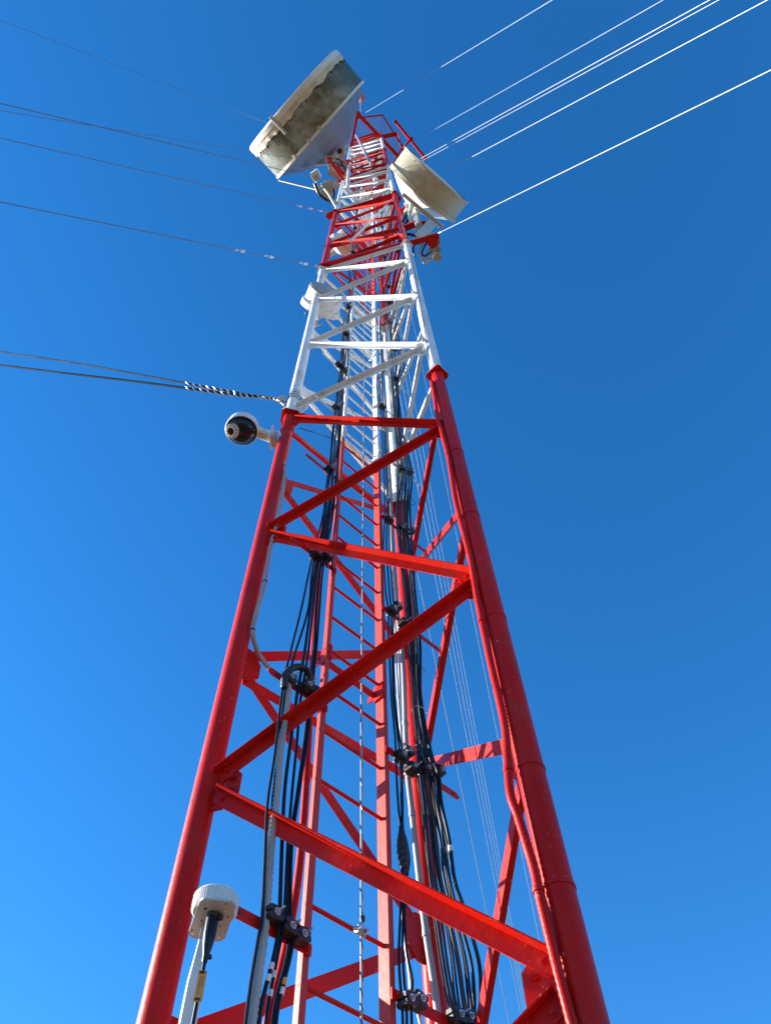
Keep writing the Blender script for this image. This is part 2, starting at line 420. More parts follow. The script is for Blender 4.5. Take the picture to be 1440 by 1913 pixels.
def basis(zax, xax):
    z = V(zax).normalized(); x = (V(xax) - z * z.dot(V(xax))).normalized(); y = z.cross(x)
    return Matrix((x, y, z)).transposed()
def clamp(P, label, group=None, tilt=0, ax=None):
    t = thing('cable_clamp', label, 'clamp', P, group)
    ax = ax or N1
    R = (basis(ax, E_) @ Matrix.Rotation(tilt, 3, 'Z')).to_euler(); t.rotation_euler = R
    for nm, me in (('clamp_block', blk), ('clamp_stud', wing), ('clamp_nut', nutm)):
        o = bpy.data.objects.new(nm, me); COL.objects.link(o); o.parent = t
        if nm == 'clamp_stud': o.location = (0, 0, .046)
        if nm == 'clamp_nut': o.location = (0, 0, -.01)
    return t
ordl = ['lowest', 'second lowest', 'third lowest', 'fourth lowest', 'fifth lowest', 'sixth lowest']
def cbl(u, v, what, g, d=.036, tilt=0):
    P = inlad(u, v, d); return clamp(P, what, g, tilt)
GL = 'black clamps holding the left cable bundle'; GR = 'black clamps holding the right cable bundle'
cbl(500, 1716, 'black clamp gripping the corrugated conduit on the lowest left bar, leftmost of three', GL, tilt=.1)
cbl(529, 1741, 'black clamp in the middle of the three on the lowest left bar', GL, tilt=-.1)
cbl(551, 1756, 'black clamp right of the other two on the lowest left bar, beside the ladder rail', GL, tilt=.15)
cbl(533, 1275, 'black clamp where the grey conduit leaves the left leg, below the black loop', GL, tilt=.2)
cbl(566, 1289, 'black clamp below the black loop, in the middle of the left cable bar', GL, tilt=-.1)
cbl(585, 1302, 'black clamp just left of the ladder rail, right of the black loop', GL)
cbl(585, 1040, 'left one of the two clamps below the second red front beam', GL)
cbl(606, 1045, 'right one of the two clamps below the second red front beam', GL, tilt=.2)
cbl(612, 880, 'dark clamp on the left cables just under the red and white joint', GL, tilt=.7)
cbl(625, 764, 'dark clamp on the left cables just above the red and white joint', GL, tilt=.6)
cbl(630, 684, 'upper left clamp of a pair on the left cables in the lowest white band', GL, tilt=.6)
cbl(639, 694, 'lower right clamp of a pair on the left cables in the lowest white band', GL, tilt=.5)
cbl(751, 1875, 'black clamp at the bottom edge on the blue-black cables right of the ladder', GR, tilt=.2)
cbl(771, 1876, 'black clamp at the bottom edge, next to the pale conduit', GR, tilt=-.2)
cbl(843, 1904, 'black clamp at the bottom edge holding the rightmost black cables', GR)
cbl(862, 1908, 'rightmost black clamp at the very bottom edge', GR, tilt=.2)
cbl(742, 1418, 'left black clamp on the bar right of the ladder, left of the grey conduit', GR, tilt=.1)
cbl(754, 1410, 'upper black clamp right of the ladder with a bright wing nut, beside the grey conduit', GR, tilt=.3)
cbl(763, 1441, 'small black clamp hooked round the grey conduit on the middle right bar', GR)
cbl(788, 1443, 'black clamp right of the rear leg in the thick cable bundle', GR, tilt=-.2)
cbl(812, 1446, 'outermost black clamp on the middle right bar with a bright nut', GR, tilt=.2)
cbl(728, 1146, 'left of two clamps right of the ladder below the second front beam', GR)
cbl(736, 1138, 'right of two clamps right of the ladder below the second front beam', GR, tilt=.3)
cbl(749, 1169, 'small clamp hooked to the pale conduit above the long front diagonal', GR)
cbl(722, 975, 'dark clamp just right of the upper ladder rail in the red band', GR, tilt=.4)
cbl(744, 992, 'dark clamp on the rear leg cables just above the second front beam', GR, tilt=.2)
cbl(764, 996, 'outer dark clamp right of the rear leg just above the second front beam', GR, tilt=.5)
cbl(746, 880, 'left dark clamp on the cables below the red and white joint', GR, tilt=.2)
cbl(762, 885, 'right dark clamp on the cables below the red and white joint', GR, tilt=.6)
cbl(711, 763, 'small dark clamp right of the ladder above the red front beam', GR, tilt=.6)
cnt = {}
for i, zc in enumerate([8.98 + .05 + 1.222 * k for k in range(22)]):
    wd = 'white' if secmat(zc - H0) is WHITE else 'red'
    bi = int((zc - H0) // 6); bn = ['lowest white', 'second red', 'second white', 'third red', 'third white', 'topmost red'][min(5, bi)]
    cnt[bi] = cnt.get(bi, 0) + 1; od = ['first', 'second', 'third', 'fourth', 'fifth', 'sixth'][cnt[bi] - 1]
    clamp(lad(-.12 + .02 * sin(i * 3), zc, .036), 'dark clamp on the left cables in the %s band, %s from below' % (bn, od), 'high clamps on the left cables', tilt=.5)
    clamp(lad(.70 + .03 * sin(i * 2), zc, .036), 'dark clamp on the rear leg cables in the %s band, %s from below' % (bn, od), 'high clamps on the right cables', tilt=.4)

# ------------------------------------------------------------------ cables of the left bundle
def upper(s, z0, z1, d, amp=.012, ph=0):
    out = []; z = z0
    while z < z1:
        out.append(lad(s + amp * sin(z * 1.7 + ph) + amp * .5 * sin(z * 4.1 + ph * 2), z, d + .006 * sin(z * 2.3 + ph))); z += .61
    return out
def cable(name, px, d, r, m, label, cat_, group=None, top=None, s_up=None, ph=0, n=6, seg=8, amp=.012):
    pts = [inlad(u, v, d) for u, v in px][::-1]        # bottom to top
    if top: pts += upper(s_up, pts[-1].z + .7, top, d, amp, ph)
    return solo(name, MB().tube(cat(pts, n), r, seg), m, label, cat_, group, loc=pts[0])
G1 = 'black feeder cables of the left bundle'
LC = [
 ([(604,960),(580,1057),(563,1137),(541,1225),(528,1288),(514,1406),(500,1500),(495,1608),(490,1712),(483,1751),(469,1834),(459,1913),(452,1990)], .062, .0062, 'leftmost black cable of the left bundle, swinging furthest out', 8.5, -.15),
 ([(608,960),(585,1057),(576,1137),(550,1225),(533,1290),(521,1400),(511,1480),(503,1600),(496,1712),(489,1751),(476,1834),(466,1913),(460,1990)], .05, .0065, 'black cable running close along the left side of the grey corrugated conduit', 22, -.14),
 ([(612,960),(590,1057),(580,1137),(568,1225),(556,1290),(552,1321),(541,1400),(532,1476),(527,1574),(523,1695),(520,1740),(511,1790),(487,1886),(478,1990)], .062, .008, 'thick black cable just right of the grey corrugated conduit with white bands near the bottom', 11, -.12),
 ([(615,960),(594,1057),(585,1137),(575,1225),(564,1290),(560,1321),(555,1384),(546,1476),(538,1574),(532,1695),(527,1740),(518,1790),(500,1886),(492,1990)], .055, .0065, 'thin black cable in the middle of the left bundle', 24, -.105),
 ([(618,960),(599,1057),(591,1137),(586,1225),(576,1300),(572,1362),(557,1475),(542,1574),(537,1695),(541,1750),(536,1790),(514,1886),(506,1990)], .05, .008, 'black cable next to the red conduit pipe', 9.5, -.09),
 ([(622,960),(604,1057),(597,1137),(590,1225),(581,1300),(577,1362),(562,1460),(546,1574),(543,1695),(547,1750),(542,1790),(519,1886),(511,1990)], .058, .0065, 'innermost black cable of the left bundle, nearest the ladder', 17, -.075),
]
for i, (px, d, r, lb, top, s) in enumerate(LC):
    o = cable('feeder_cable', px, d, r, BLACK, lb, 'cable', G1, top, s, ph=i * 1.3)
    if i in (2, 3, 5):
        for (v0) in ((1800, 1822) if i == 2 else (1815, 1850) if i == 3 else (1828, 1846)):
            # white marker bands wrapped round the cable
            def at_v(v):
                for (a, b) in zip(px, px[1:]):
                    if a[1] <= v <= b[1]:
                        t = (v - a[1]) / (b[1] - a[1]); return inlad(a[0] + (b[0] - a[0]) * t, v, d)
            p, q = at_v(v0), at_v(v0 + 13); mb = MB().tube([p, q], r + .002, 10)
            part('marker_band', mb, PALE if v0 != 1828 else YEL, o)
for i, (s, d, tp) in enumerate(((-.06, .05, 14), (-.13, .075, 8), (-.16, .065, 18))):
    pts = upper(s, 4.3, tp, d, .012, i)
    pts = [lad(s + .02, 4.0, d)] + pts
    solo('feeder_cable', MB().tube(cat(pts, 4), .006, 8), BLACK, 'thin black cable that joins the left bundle above the second clamp', 'cable', 'thin black cables joining the left bundle high up', loc=pts[0])
# grey corrugated conduit, from the leg bracket down through the clamps
gp = [(531,1268),(538,1287),(533,1337),(524,1400),(517,1480),(506,1580),(499,1678),(493,1747),(483,1817),(471,1910),(462,1990)]
pts = cat([inlad(u, v, .052) for u, v in gp], 8); P_, R_ = corr(pts, .0165, .009, .10)
solo('corrugated_conduit', MB().tube(P_, R_, 12), CONDUIT, 'thick grey corrugated conduit in the left cable bundle', 'conduit', loc=P_[0])
# grey conduit along the left leg
NAB = OUT['AB']
gpx = [(529,826),(528,846),(532,871),(531,897),(526,935),(519,972),(512,1000),(505,1024),(495,1087),(481,1139),(472,1177),(477,1205),(486,1226),(507,1253),(524,1267)]
pa = leg('A', 0) + V((.05, 0, 0)); pts = [onplane(u, v, pa + NAB * (.02 if i < 11 else .02 - (i - 10) * .06), NAB) for i, (u, v) in enumerate(gpx)]
cc = thing('leg_conduit', 'grey flexible conduit strapped to the inner side of the left leg below the camera', 'conduit', pts[0])
part('sleeve', MB().tube(cat(pts, 6), .0135, 12), CONDUIT, cc)
for k in (2, 6, 8, 10):
    p = pts[k]; t = (pts[k + 1] - pts[k - 1]).normalized(); part('strap', MB().tube([p - t * .005, p + t * .005], .0155, 12), BLACKP, cc)
# black loop
lp = [(531,1285),(533,1262),(545,1249),(560,1246),(573,1252),(580,1268),(582,1290)]
pts = cat([inlad(u, v, .075) for u, v in lp], 8); P_, R_ = corr(pts, .017, .008, .1)
solo('cable_loop', MB().tube(P_, R_, 12), BLACKP, 'short black corrugated loop arching over the clamps beside the left leg', 'conduit', loc=P_[0])
# red conduit pipe beside the left rail
rp = [(604,975),(600,1010),(590,1140),(578,1355),(571,1480),(565,1560),(557,1640),(545,1715),(528,1800),(508,1880),(490,1960)]
pts = [inlad(u, v, -.01) for u, v in rp]
rc = thing('red_conduit', 'red painted pipe running down just left of the ladder and bending away at the bottom', 'conduit', pts[-1])
part('pipe', MB().tube(cat(pts, 6), .0165, 14), RED, rc)
p = inlad(573, 1452, -.01); part('coupling', MB().tube([p - V((0, 0, .02)), p + V((0, 0, .02))], .0185, 14), RED, rc)

# ------------------------------------------------------------------ right bundle
G2 = 'blue-black cables right of the ladder'
RC = [
 ([(703,715),(712,780),(716,860),(719,950),(716,1020),(720,1100),(726,1145),(725,1190),(728,1236),(731,1304),(737,1367),(740,1418),(740,1440),(744,1506),(749,1550),(751,1600),(750,1640),(748,1700),(745,1777),(747,1830),(751,1875),(753,1940)], 'left cable of the pair right of the ladder'),
 ([(708,715),(716,780),(720,860),(723,950),(722,1020),(727,1100),(731,1145),(731,1190),(733,1236),(735,1304),(742,1367),(747,1416),(748,1440),(750,1506),(752,1550),(756,1600),(755,1640),(753,1700),(752,1777),(755,1830),(759,1875),(760,1940)], 'middle cable right of the ladder, taped into the splice'),
 ([(713,715),(719,780),(723,860),(727,950),(728,1020),(733,1100),(736,1142),(734,1190),(735,1236),(737,1304),(745,1367),(753,1412),(751,1440),(752,1506),(753,1550),(764,1600),(760,1640),(756,1700),(760,1777),(770,1830),(768,1875),(770,1940)], 'right cable of those right of the ladder, bulging out below the splice'),
]
for i, (px, lb) in enumerate(RC):
    cable('feeder_cable', px, .055 + .008 * i, .0055, BLACK, 'blue-black ' + lb, 'cable', G2, 20 + 3 * i, .5 + .02 * i, ph=i)
# taped splice
c0, c1 = inlad(749, 1543, .06), inlad(757, 1640, .06)
n = 10; pts = [c0.lerp(c1, k / n) for k in range(n + 1)]
rs = [.010, .013, .019, .024, .027, .028, .026, .023, .019, .015, .012]
sp = thing('cable_splice', 'lumpy black taped splice on the cables right of the ladder', 'splice', c1)
part('tape_wrap', MB().tube(cat(pts, 1), rs, 14), BLACKP, sp)
P_ = [c0.lerp(c1, k / 60) + (E_ * cos(k * .9) + N1 * sin(k * .9)) * (rs[min(10, k // 6)] + .001) for k in range(61)]
part('tape_edge', MB().tube(P_, .0022, 6), BLACK, sp)
# pale and grey conduits by the rear leg
def cond(px, d, r, m, lb, top=None, s=None):
    pts = [inlad(u, v, d) for u, v in px][::-1]
    if top: pts += [lad(s, pts[-1].z + (top - pts[-1].z) * k / 6, d) for k in range(1, 7)]
    t = thing('conduit_pipe', lb, 'conduit', pts[0], 'conduits beside the rear leg')
    part('pipe', MB().tube(cat(pts, 4), r, 12), m, t)
    for k in range(2, len(pts) - 1, 3):
        part('coupling', MB().tube([pts[k] - V((0, 0, .018)), pts[k] + V((0, 0, .018))], r + .0025, 12), m, t)
cond([(720,760),(724,830),(728,900),(731,960),(733,1022),(738,1100),(746,1180),(753,1240),(757,1351),(759,1400),(762,1448),(770,1521),(778,1594),(787,1673),(796,1743),(812,1850),(822,1930)], .0, .0155, CONDUIT, 'grey conduit hugging the left side of the rear leg, pale where the sun hits it', 12, .52)
cond([(733,1060),(735,1100),(738,1160),(740,1237),(744,1300),(747,1345),(752,1400)], .01, .0075, WCONDUIT, 'thin pale tube left of the grey conduit, nearest the ladder')
cond([(739,1060),(742,1100),(743,1160),(745,1237),(747,1300),(748,1345),(752,1420)], .0, .0075, WCONDUIT, 'thin pale tube between the first pale tube and the grey conduit')
cond([(752,1700),(757,1760),(763,1800),(768,1840),(776,1870),(790,1930)], .02, .008, WCONDUIT, 'pale flexible tube curling below the front beam beside the clamp')
# thick black bundle
rows = [(715,733,743),(800,737,749),(880,744,768),(940,741,764),(990,742,766),(1100,756,776),(1200,762,786),(1300,772,786),(1400,779,802),(1446,781,818),(1500,789,824),(1570,794,838),(1640,802,850),(1700,811,868),(1793,823,893),(1860,833,900),(1913,850,898),(1980,862,900)]
G3 = 'black coaxial cables packed in the thick bundle at the rear leg'
NB = 13
for i in range(NB):
    fr = i / (NB - 1); d = random.uniform(.035, .10); px = []
    f2 = fr if fr < .72 else (.78 if fr < .85 else .9 + fr * .1)
    for (v, a, b) in rows:
        q = fr if v < 1500 else fr + (f2 - fr) * min(1, (v - 1500) / 200)
        px.append((a + (b - a) * q + random.uniform(-2.2, 2.2), v))
    tp = random.choice([8, 9, 10, 12, 14, 18, 24]); r = random.choice([.0042, .005, .0058, .007])
    last = i == NB - 1
    o = cable('coaxial_cable', px, d, .009 if last else r, HIGHLIGHT_GREY if i in (2, 5, 9) else BLACK, 'thick black cable on the outer right of the bundle, with a white band' if last else 'black cable packed in the thick bundle at the rear leg', 'cable', None if last else G3, tp, .62 + .2 * fr, ph=i * .9, amp=.015)
    if last:
        for v in (1580, 1700):
            for (a, b) in zip(px, px[1:]):
                if a[1] <= v <= b[1]:
                    t = (v - a[1]) / (b[1] - a[1]); p = inlad(a[0] + (b[0] - a[0]) * t, v, d)
            q = (inlad(*px[-1], d) - p).normalized(); part('marker_band', MB().tube([p, p + q * .03], .0112, 10), PALE, o)
for k, (v, a, b) in enumerate(((1060, 752, 772), (1250, 768, 787), (1330, 774, 792), (1385, 778, 800), (925, 740, 765))):
    L_, R_x = inlad(a, v, .065), inlad(b, v, .065); c_ = (L_ + R_x) / 2; hw = (R_x - L_).length / 2 - .002
    lo = [c_ + E_ * cos(2 * pi * j / 20) * hw + N1 * sin(2 * pi * j / 20) * .036 + V((0, 0, .003 * sin(j))) for j in range(21)]
    solo('zip_tie', MB().tube(lo, .0024, 6), WCONDUIT if k == 2 else BLACKP, ('pale' if k == 2 else 'black') + ' tie round the thick black bundle, ' + ['just below the second front beam', 'well above the middle right bar', 'just above the middle right bar', 'tight against the middle right clamps', 'high up below the red and white joint'][k], 'tie', 'ties round the thick black bundle', loc=c_)
# safety rope with its clamp
px = [(680,620),(680,700),(679,850),(678,1000),(676,1200),(675,1350),(675,1600),(675,1800),(675,1980)]
pts = [inlad(u, v, .03) for u, v in px][::-1]; zt = pts[-1]
pts += [lad(.24 - .001 * k, zt.z + 3.0 * k, .03) for k in range(1, 9)]
sr = thing('safety_rope', 'thin pale twisted safety cable hanging down the middle of the ladder', 'rope', pts[0])
part('core', MB().tube(pts, .0048, 8), GUYM, sr)
hl = []; i = 0; p0 = pts[0]; p1 = pts[8]; n = 560
full = cat(pts[:9], 70)
hl = [p + (E_ * cos(k * .55) + N1 * sin(k * .55)) * .0046 for k, p in enumerate(full)]
part('strand', MB().tube(hl, .0024, 5), BLACK, sr)
c = inlad(672, 1741, .03); mb = MB()
for dx in (-.014, .014): mb.tube([c + E_ * dx + N1 * -.01, c + E_ * dx + N1 * .034], .009, 8)
mb.cbox(c + N1 * .008, E_ * .022, N1 * .01, V((0, 0, .014)), .3); mb.ball(c + E_ * .02 + V((0, 0, -.004)), .010); mb.ball(c - E_ * .022 + V((0, 0, .006)), .009)
part('rope_clamp', mb, STEEL, sr)
c = inlad(677, 1716, .03); mb = MB(); mb.lathe(c, (0, 0, 1), [(-.016, .006), (-.008, .011), (.006, .011), (.014, .006)], 12); part('end_cap', mb, BLACKP, sr)

# ------------------------------------------------------------------ painted conduit on the right leg
bpx = [(806,712),(812,742),(817,780),(828,818),(837,851),(842,880),(850,930),(859,968),(869,1006),(879,1048),(889,1106),(897,1146),(908,1200),(920,1255),(933,1310),(943,1360),(948,1420),(953,1483),(968,1527),(985,1583),(998,1627),(1007,1670),(1023,1737),(1041,1810),(1054,1860),(1068,1913),(1085,1975)]
pb = leg('B', 0) + NAB * .045
pts = [onplane(u, v, pb, NAB) for u, v in bpx]
pc = cat(pts, 7); P_, R_ = corr(pc, .0165, .008, .055)
lc = thing('painted_conduit', 'red painted flexible conduit running down the near side of the right leg', 'conduit', P_[-1])
part('sleeve', MB().tube(P_, R_, 12), RED, lc)
def band(l, h, r, wd, m, parent, tilt=None):
    ax = V((0, 0, 1)) if tilt is None else tilt
    c = leg(l, h); mb = MB(); mb.lathe(c, ax, [(-wd, r - .002), (-wd, r), (wd, r), (wd, r - .002)], 24); return part('strap', mb, m, parent)
for v in (850, 968, 1160, 1440, 1662):
    h = hon('B', v); band('B', h, RLEG + .003, .008, RED, lc)
    # loop of the strap round the conduit
    k = min(range(len(P_)), key=lambda i: abs(proj(P_[i])[1] - v)); p = P_[k]
    mb = MB(); mb.lathe(p, (0, 0, 1), [(-.008, .0175), (-.008, .0200), (.008, .0200), (.008, .0175)], 14); part('strap', mb, RED, lc)
# thin wire up the white right leg
pts = [onplane(u, v, leg('B', 0) + NAB * .06, NAB) for u, v in ((806,700),(800,660),(792,610),(783,560),(775,510),(768,475))]
solo('leg_wire', MB().tube(cat(pts, 6), .004, 6), BLACK, 'thin dark wire clipped along the left edge of the white right leg', 'wire', loc=pts[0])

# ------------------------------------------------------------------ guy wires
GAq = V((-10.8, -3.0, -1.6)); GBq = V((6.65, -3.25, -1.6)); GCq = V((3.4, 21.1, -1.6))
def guy(S, far, G, label, r, m, group, ins=None, sag=.12):
    S = V(S); rf = ray(*far)
    best = None
    for k in range(1, 4000):
        P = rf * (k * .01 + .5); d = P - S
        if d.z >= -.05: continue
        t = (-1.6 - S.z) / d.z
        if t < 1: continue
        hit = S + d * t; e = (hit - G).length
        if best is None or e < best[0]: best = (e, hit)
    hit = best[1]; L = (hit - S).length
    t = thing('guy_wire', label, 'guy wire', S, group)
    pts = []
    for k in range(41):
        q = k / 40; pts.append(S.lerp(hit, q) - V((0, 0, 1)) * (sag * 4 * q * (1 - q)))
    part('strand', MB().tube(pts, r, 8), m, t)
    if ins:
        for q in ins:
            p = S.lerp(hit, q / L) - V((0, 0, 1)) * (sag * 4 * (q / L) * (1 - q / L)); ax = (hit - S).normalized()
            mb = MB(); mb.lathe(p, ax, [(-.05, .006), (-.035, .016), (-.015, .023), (0, .018), (.015, .023), (.035, .016), (.05, .006)], 12); part('insulator', mb, GLASSI, t)
            mb = MB(); mb.lathe(p + ax * .12, ax, [(-.05, .006), (-.02, .018), (.02, .018), (.05, .006)], 8); part('wire_clip', mb, STEEL, t)
    # shackle at the mast end
    ax = (hit - S).normalized(); mb = MB(); mb.tube([S - ax * .02, S + ax * .10], .016, 8); part('shackle', mb, STEEL, t)
    return hit
GG = 'guy wires running off to the left'
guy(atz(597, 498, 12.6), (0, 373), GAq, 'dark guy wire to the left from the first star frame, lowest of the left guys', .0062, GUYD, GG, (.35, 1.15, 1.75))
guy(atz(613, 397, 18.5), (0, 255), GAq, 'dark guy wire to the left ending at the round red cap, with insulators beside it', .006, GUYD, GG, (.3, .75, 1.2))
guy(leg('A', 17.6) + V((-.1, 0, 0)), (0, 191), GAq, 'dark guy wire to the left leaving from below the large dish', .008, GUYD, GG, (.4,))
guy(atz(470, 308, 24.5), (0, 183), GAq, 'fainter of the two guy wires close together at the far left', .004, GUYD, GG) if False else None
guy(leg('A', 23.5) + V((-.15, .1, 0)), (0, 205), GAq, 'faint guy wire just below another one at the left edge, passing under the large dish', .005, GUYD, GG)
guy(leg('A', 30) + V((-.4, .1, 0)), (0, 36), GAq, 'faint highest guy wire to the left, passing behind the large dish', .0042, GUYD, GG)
GG = 'bright guy wires running off to the upper right'
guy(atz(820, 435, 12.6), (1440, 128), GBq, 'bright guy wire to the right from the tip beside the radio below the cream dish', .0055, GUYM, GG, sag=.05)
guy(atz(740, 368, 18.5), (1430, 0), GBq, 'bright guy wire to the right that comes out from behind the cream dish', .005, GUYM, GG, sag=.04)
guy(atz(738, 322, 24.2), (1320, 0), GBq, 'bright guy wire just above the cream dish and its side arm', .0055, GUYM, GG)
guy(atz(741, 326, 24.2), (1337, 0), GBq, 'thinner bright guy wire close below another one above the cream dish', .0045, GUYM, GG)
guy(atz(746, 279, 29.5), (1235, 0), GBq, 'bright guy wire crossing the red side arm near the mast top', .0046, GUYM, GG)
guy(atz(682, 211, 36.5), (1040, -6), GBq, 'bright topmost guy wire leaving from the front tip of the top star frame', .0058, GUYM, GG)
GG = 'thin pale guy wires descending behind the right leg'
for (s, z, far, lb) in (((692, 640), 12.2, (952, 1913), 'leftmost thin pale guy wire behind the right legs'),
                        ((700, 500), 17.5, (974, 1899), 'second thin pale guy wire, left of the tight trio'),
                        ((700, 450), 20, (980, 1899), 'first wire of the tight trio of thin pale guys'),
                        ((702, 410), 24.2, (984, 1899), 'middle wire of the tight trio of thin pale guys'),
                        ((703, 370), 28, (988, 1899), 'right wire of the tight trio of thin pale guys'),
                        ((716, 330), 34, (1014, 1790), 'thin pale guy wire by itself close to the right leg')):
    guy(atz(*s, z), far, GCq, lb, .0042, GUYM, GG)

# ------------------------------------------------------------------ guy star frames and outriggers
def starframe(z, label, pairs, tips=(), r=.05, m=RED):
    t = thing('guy_star', label, 'star mount', atz(*pairs[0][0], z))
    for a, b in pairs:
        p, q = atz(*a, z), atz(*b, z); mb = MB(); d = (q - p).normalized(); sd_ = V((-d.y, d.x, 0))
        mb.cbox((p + q) / 2, sd_ * r, V((0, 0, r)), d * ((q - p).length / 2), .12); part('beam', mb, m, t)
    for (u, v, rr) in tips:
        p = atz(u, v, z - .02); vd = p.normalized(); mb = MB()
        ax = (V((p.x, p.y, 0)) - V((CEN.x, CEN.y, 0))).normalized()
        mb.tube([p - V((0, 0, .06)), p + V((0, 0, .02))], rr, 16, smooth=True); part('end_plate', mb, m, t)
    return t
z1 = H0 + 6.17
sf = starframe(z1, 'red star mount above the lowest white band, its long beam reaching out right', [((598, 498), (820, 440))], [(808, 452, .085)], r=.045)
sf2 = starframe(H0 + 7.9, 'red dish support beam crossing the mast just above the first guy frame', [((607, 463), (795, 415))], r=.035)
sf3 = starframe(H0 + 12.1, 'small red star mount with a round cap on its left end', [((617, 399), (742, 366))], [(616, 402, .085), (741, 371, .10)], r=.04)
sf4 = starframe(H0 + 18.0, 'short red frame sticking out to the left below the large dish', [((634, 345), (728, 315)), ((612, 293), (645, 340))], [(634, 341, .09), (727, 318, .09)], r=.045)
# top star frame: inverted triangle through the three legs
A5, B5, C5 = (leg(l, 30.05) for l in 'ABC'); tips = [A5 + B5 - C5, B5 + C5 - A5, A5 + C5 - B5]
t = thing('guy_star', 'large red triangular star frame round the mast just below the top platform', 'star mount', tips[0])
for i in range(3):
    p, q = tips[i], tips[(i + 1) % 3]; d = (q - p).normalized(); sd_ = V((-d.y, d.x, 0)); r = .075 if i == 0 else .055
    mb = MB(); mb.cbox((p + q) / 2, sd_ * r, V((0, 0, r)), d * ((q - p).length / 2), .12); part('beam', mb, RED, t)
mb = MB(); mb.tube([tips[0] - V((0, 0, .07)), tips[0] + V((0, 0, .1))], .12, 8, smooth=False); part('tip_block', mb, RED, t)
# top platform
ZP = 40.8
poly = [(653, 222), (714, 215), (752, 273), (735, 306), (690, 322), (650, 300), (638, 268)]
pp = [atz(u, v, ZP) for u, v in poly]; pc_ = sum(pp, V()) / len(pp)
t = thing('work_platform', 'red framed work platform of open steel grating around the mast top', 'platform', pc_)
for i in range(len(pp)):
    a, b = pp[i], pp[(i + 1) % len(pp)]; mb = MB(); d = (b - a).normalized(); sd_ = V((-d.y, d.x, 0))
    mb.box((a + b) / 2, d * ((b - a).length / 2 + .03), sd_ * .035, V((0, 0, .05))); part('frame_beam', mb, RED, t)
def clip(y, ax, pr):
    hits = []
    for i in range(len(pp)):
        a, b = pp[i], pp[(i + 1) % len(pp)]; ka, kb = a.dot(ax) - y, b.dot(ax) - y
        if ka * kb < 0: q = ka / (ka - kb); hits.append(a.lerp(b, q))
    hits.sort(key=lambda p: p.dot(pr)); return hits if len(hits) == 2 else None
ax = hv(PH + pi / 2); pr = hv(PH); lo = min(p.dot(ax) for p in pp); hi = max(p.dot(ax) for p in pp)
k = lo + .09
while k < hi:
    h = clip(k, ax, pr)
    if h: mb = MB(); mb.box((h[0] + h[1]) / 2, pr * ((h[1] - h[0]).length / 2), ax * .008, V((0, 0, .016))); part('grating_bar', mb, STEEL, t)
    k += .085
lo = min(p.dot(pr) for p in pp); hi = max(p.dot(pr) for p in pp); k = lo + .2
while k < hi:
    h = clip(k, pr, ax)
    if h: mb = MB(); mb.box((h[0] + h[1]) / 2 + V((0, 0, .02)), ax * ((h[1] - h[0]).length / 2), pr * .006, V((0, 0, .006))); part('cross_rod', mb, STEEL, t)
    k += .3
mb = MB(); a, b = atz(700, 258, ZP - .12), atz(742, 250, ZP - .12); d = (b - a).normalized(); mb.box((a + b) / 2, d * (b - a).length / 2, V((-d.y, d.x, 0)) * .09, V((0, 0, .06))); part('bracket', mb, RED, t)
# side arm outside the platform
a, b = atz(739, 227, 41.2), atz(795, 296, 41.2); c, d_ = atz(750, 281, 41.1), atz(768, 259, 41.1)
t = thing('side_arm', 'dark red antenna arm standing free to the right of the top platform', 'antenna arm', c)
part('boom', MB().tube([a, b], .07, 10), RED, t); part('strut', MB().tube([c, d_], .055, 10), RED, t)
e_ = atz(750, 281, 41.1); part('strut', MB().tube([e_, atz(744, 247, 41.0)], .03, 8), RED, t)
for p in (a, b, d_): part('end_cap', MB().tube([p - V((0, 0, .1)), p + V((0, 0, .1))], .09, 8), RED, t)
# obstruction light with its rod
p = atz(674, 182, 40.0); q = tips[0] + V((.12, 0, .1))
t = thing('obstruction_light', 'round caged obstruction light on a thin rod above the mast top, beside the large dish', 'light', p)
mb = MB(); mb.ball(p, .19, 14, .9); part('lens', mb, RADIO, t)
mb = MB()
for k in range(7):
    aa = 2 * pi * k / 7; mb.tube([p + V((cos(aa) * .06, sin(aa) * .06, -.26)), p + V((cos(aa) * .24, sin(aa) * .24, -.1)), p + V((cos(aa) * .23, sin(aa) * .23, .12)), p + V((cos(aa) * .05, sin(aa) * .05, .28))], .018, 6)
part('cage', mb, PINK, t)
part('rod', MB().tube([p - V((0, 0, .2)), q], .018, 8), GUYM, t)
# pale diagonal pole in front of the upper bands
a, b = onplane(665, 252, leg('A', 0) + NAB * .35, NAB), onplane(694, 307, leg('A', 0) + NAB * .2, NAB)
solo('diagonal_pole', MB().tube([a, b], .045, 10), STEEL, 'thin grey pole slanting across the front of the topmost white band', 'pole', loc=b)
a, b = onplane(652, 311, leg('A', 0) + NAB * .15, NAB), onplane(649, 352, leg('A', 0) + NAB * .15, NAB)
solo('antenna_pipe', MB().tube([a, b], .05, 12), WHITE, 'short white pipe clamped to the left leg under the large dish', 'pole', loc=b)

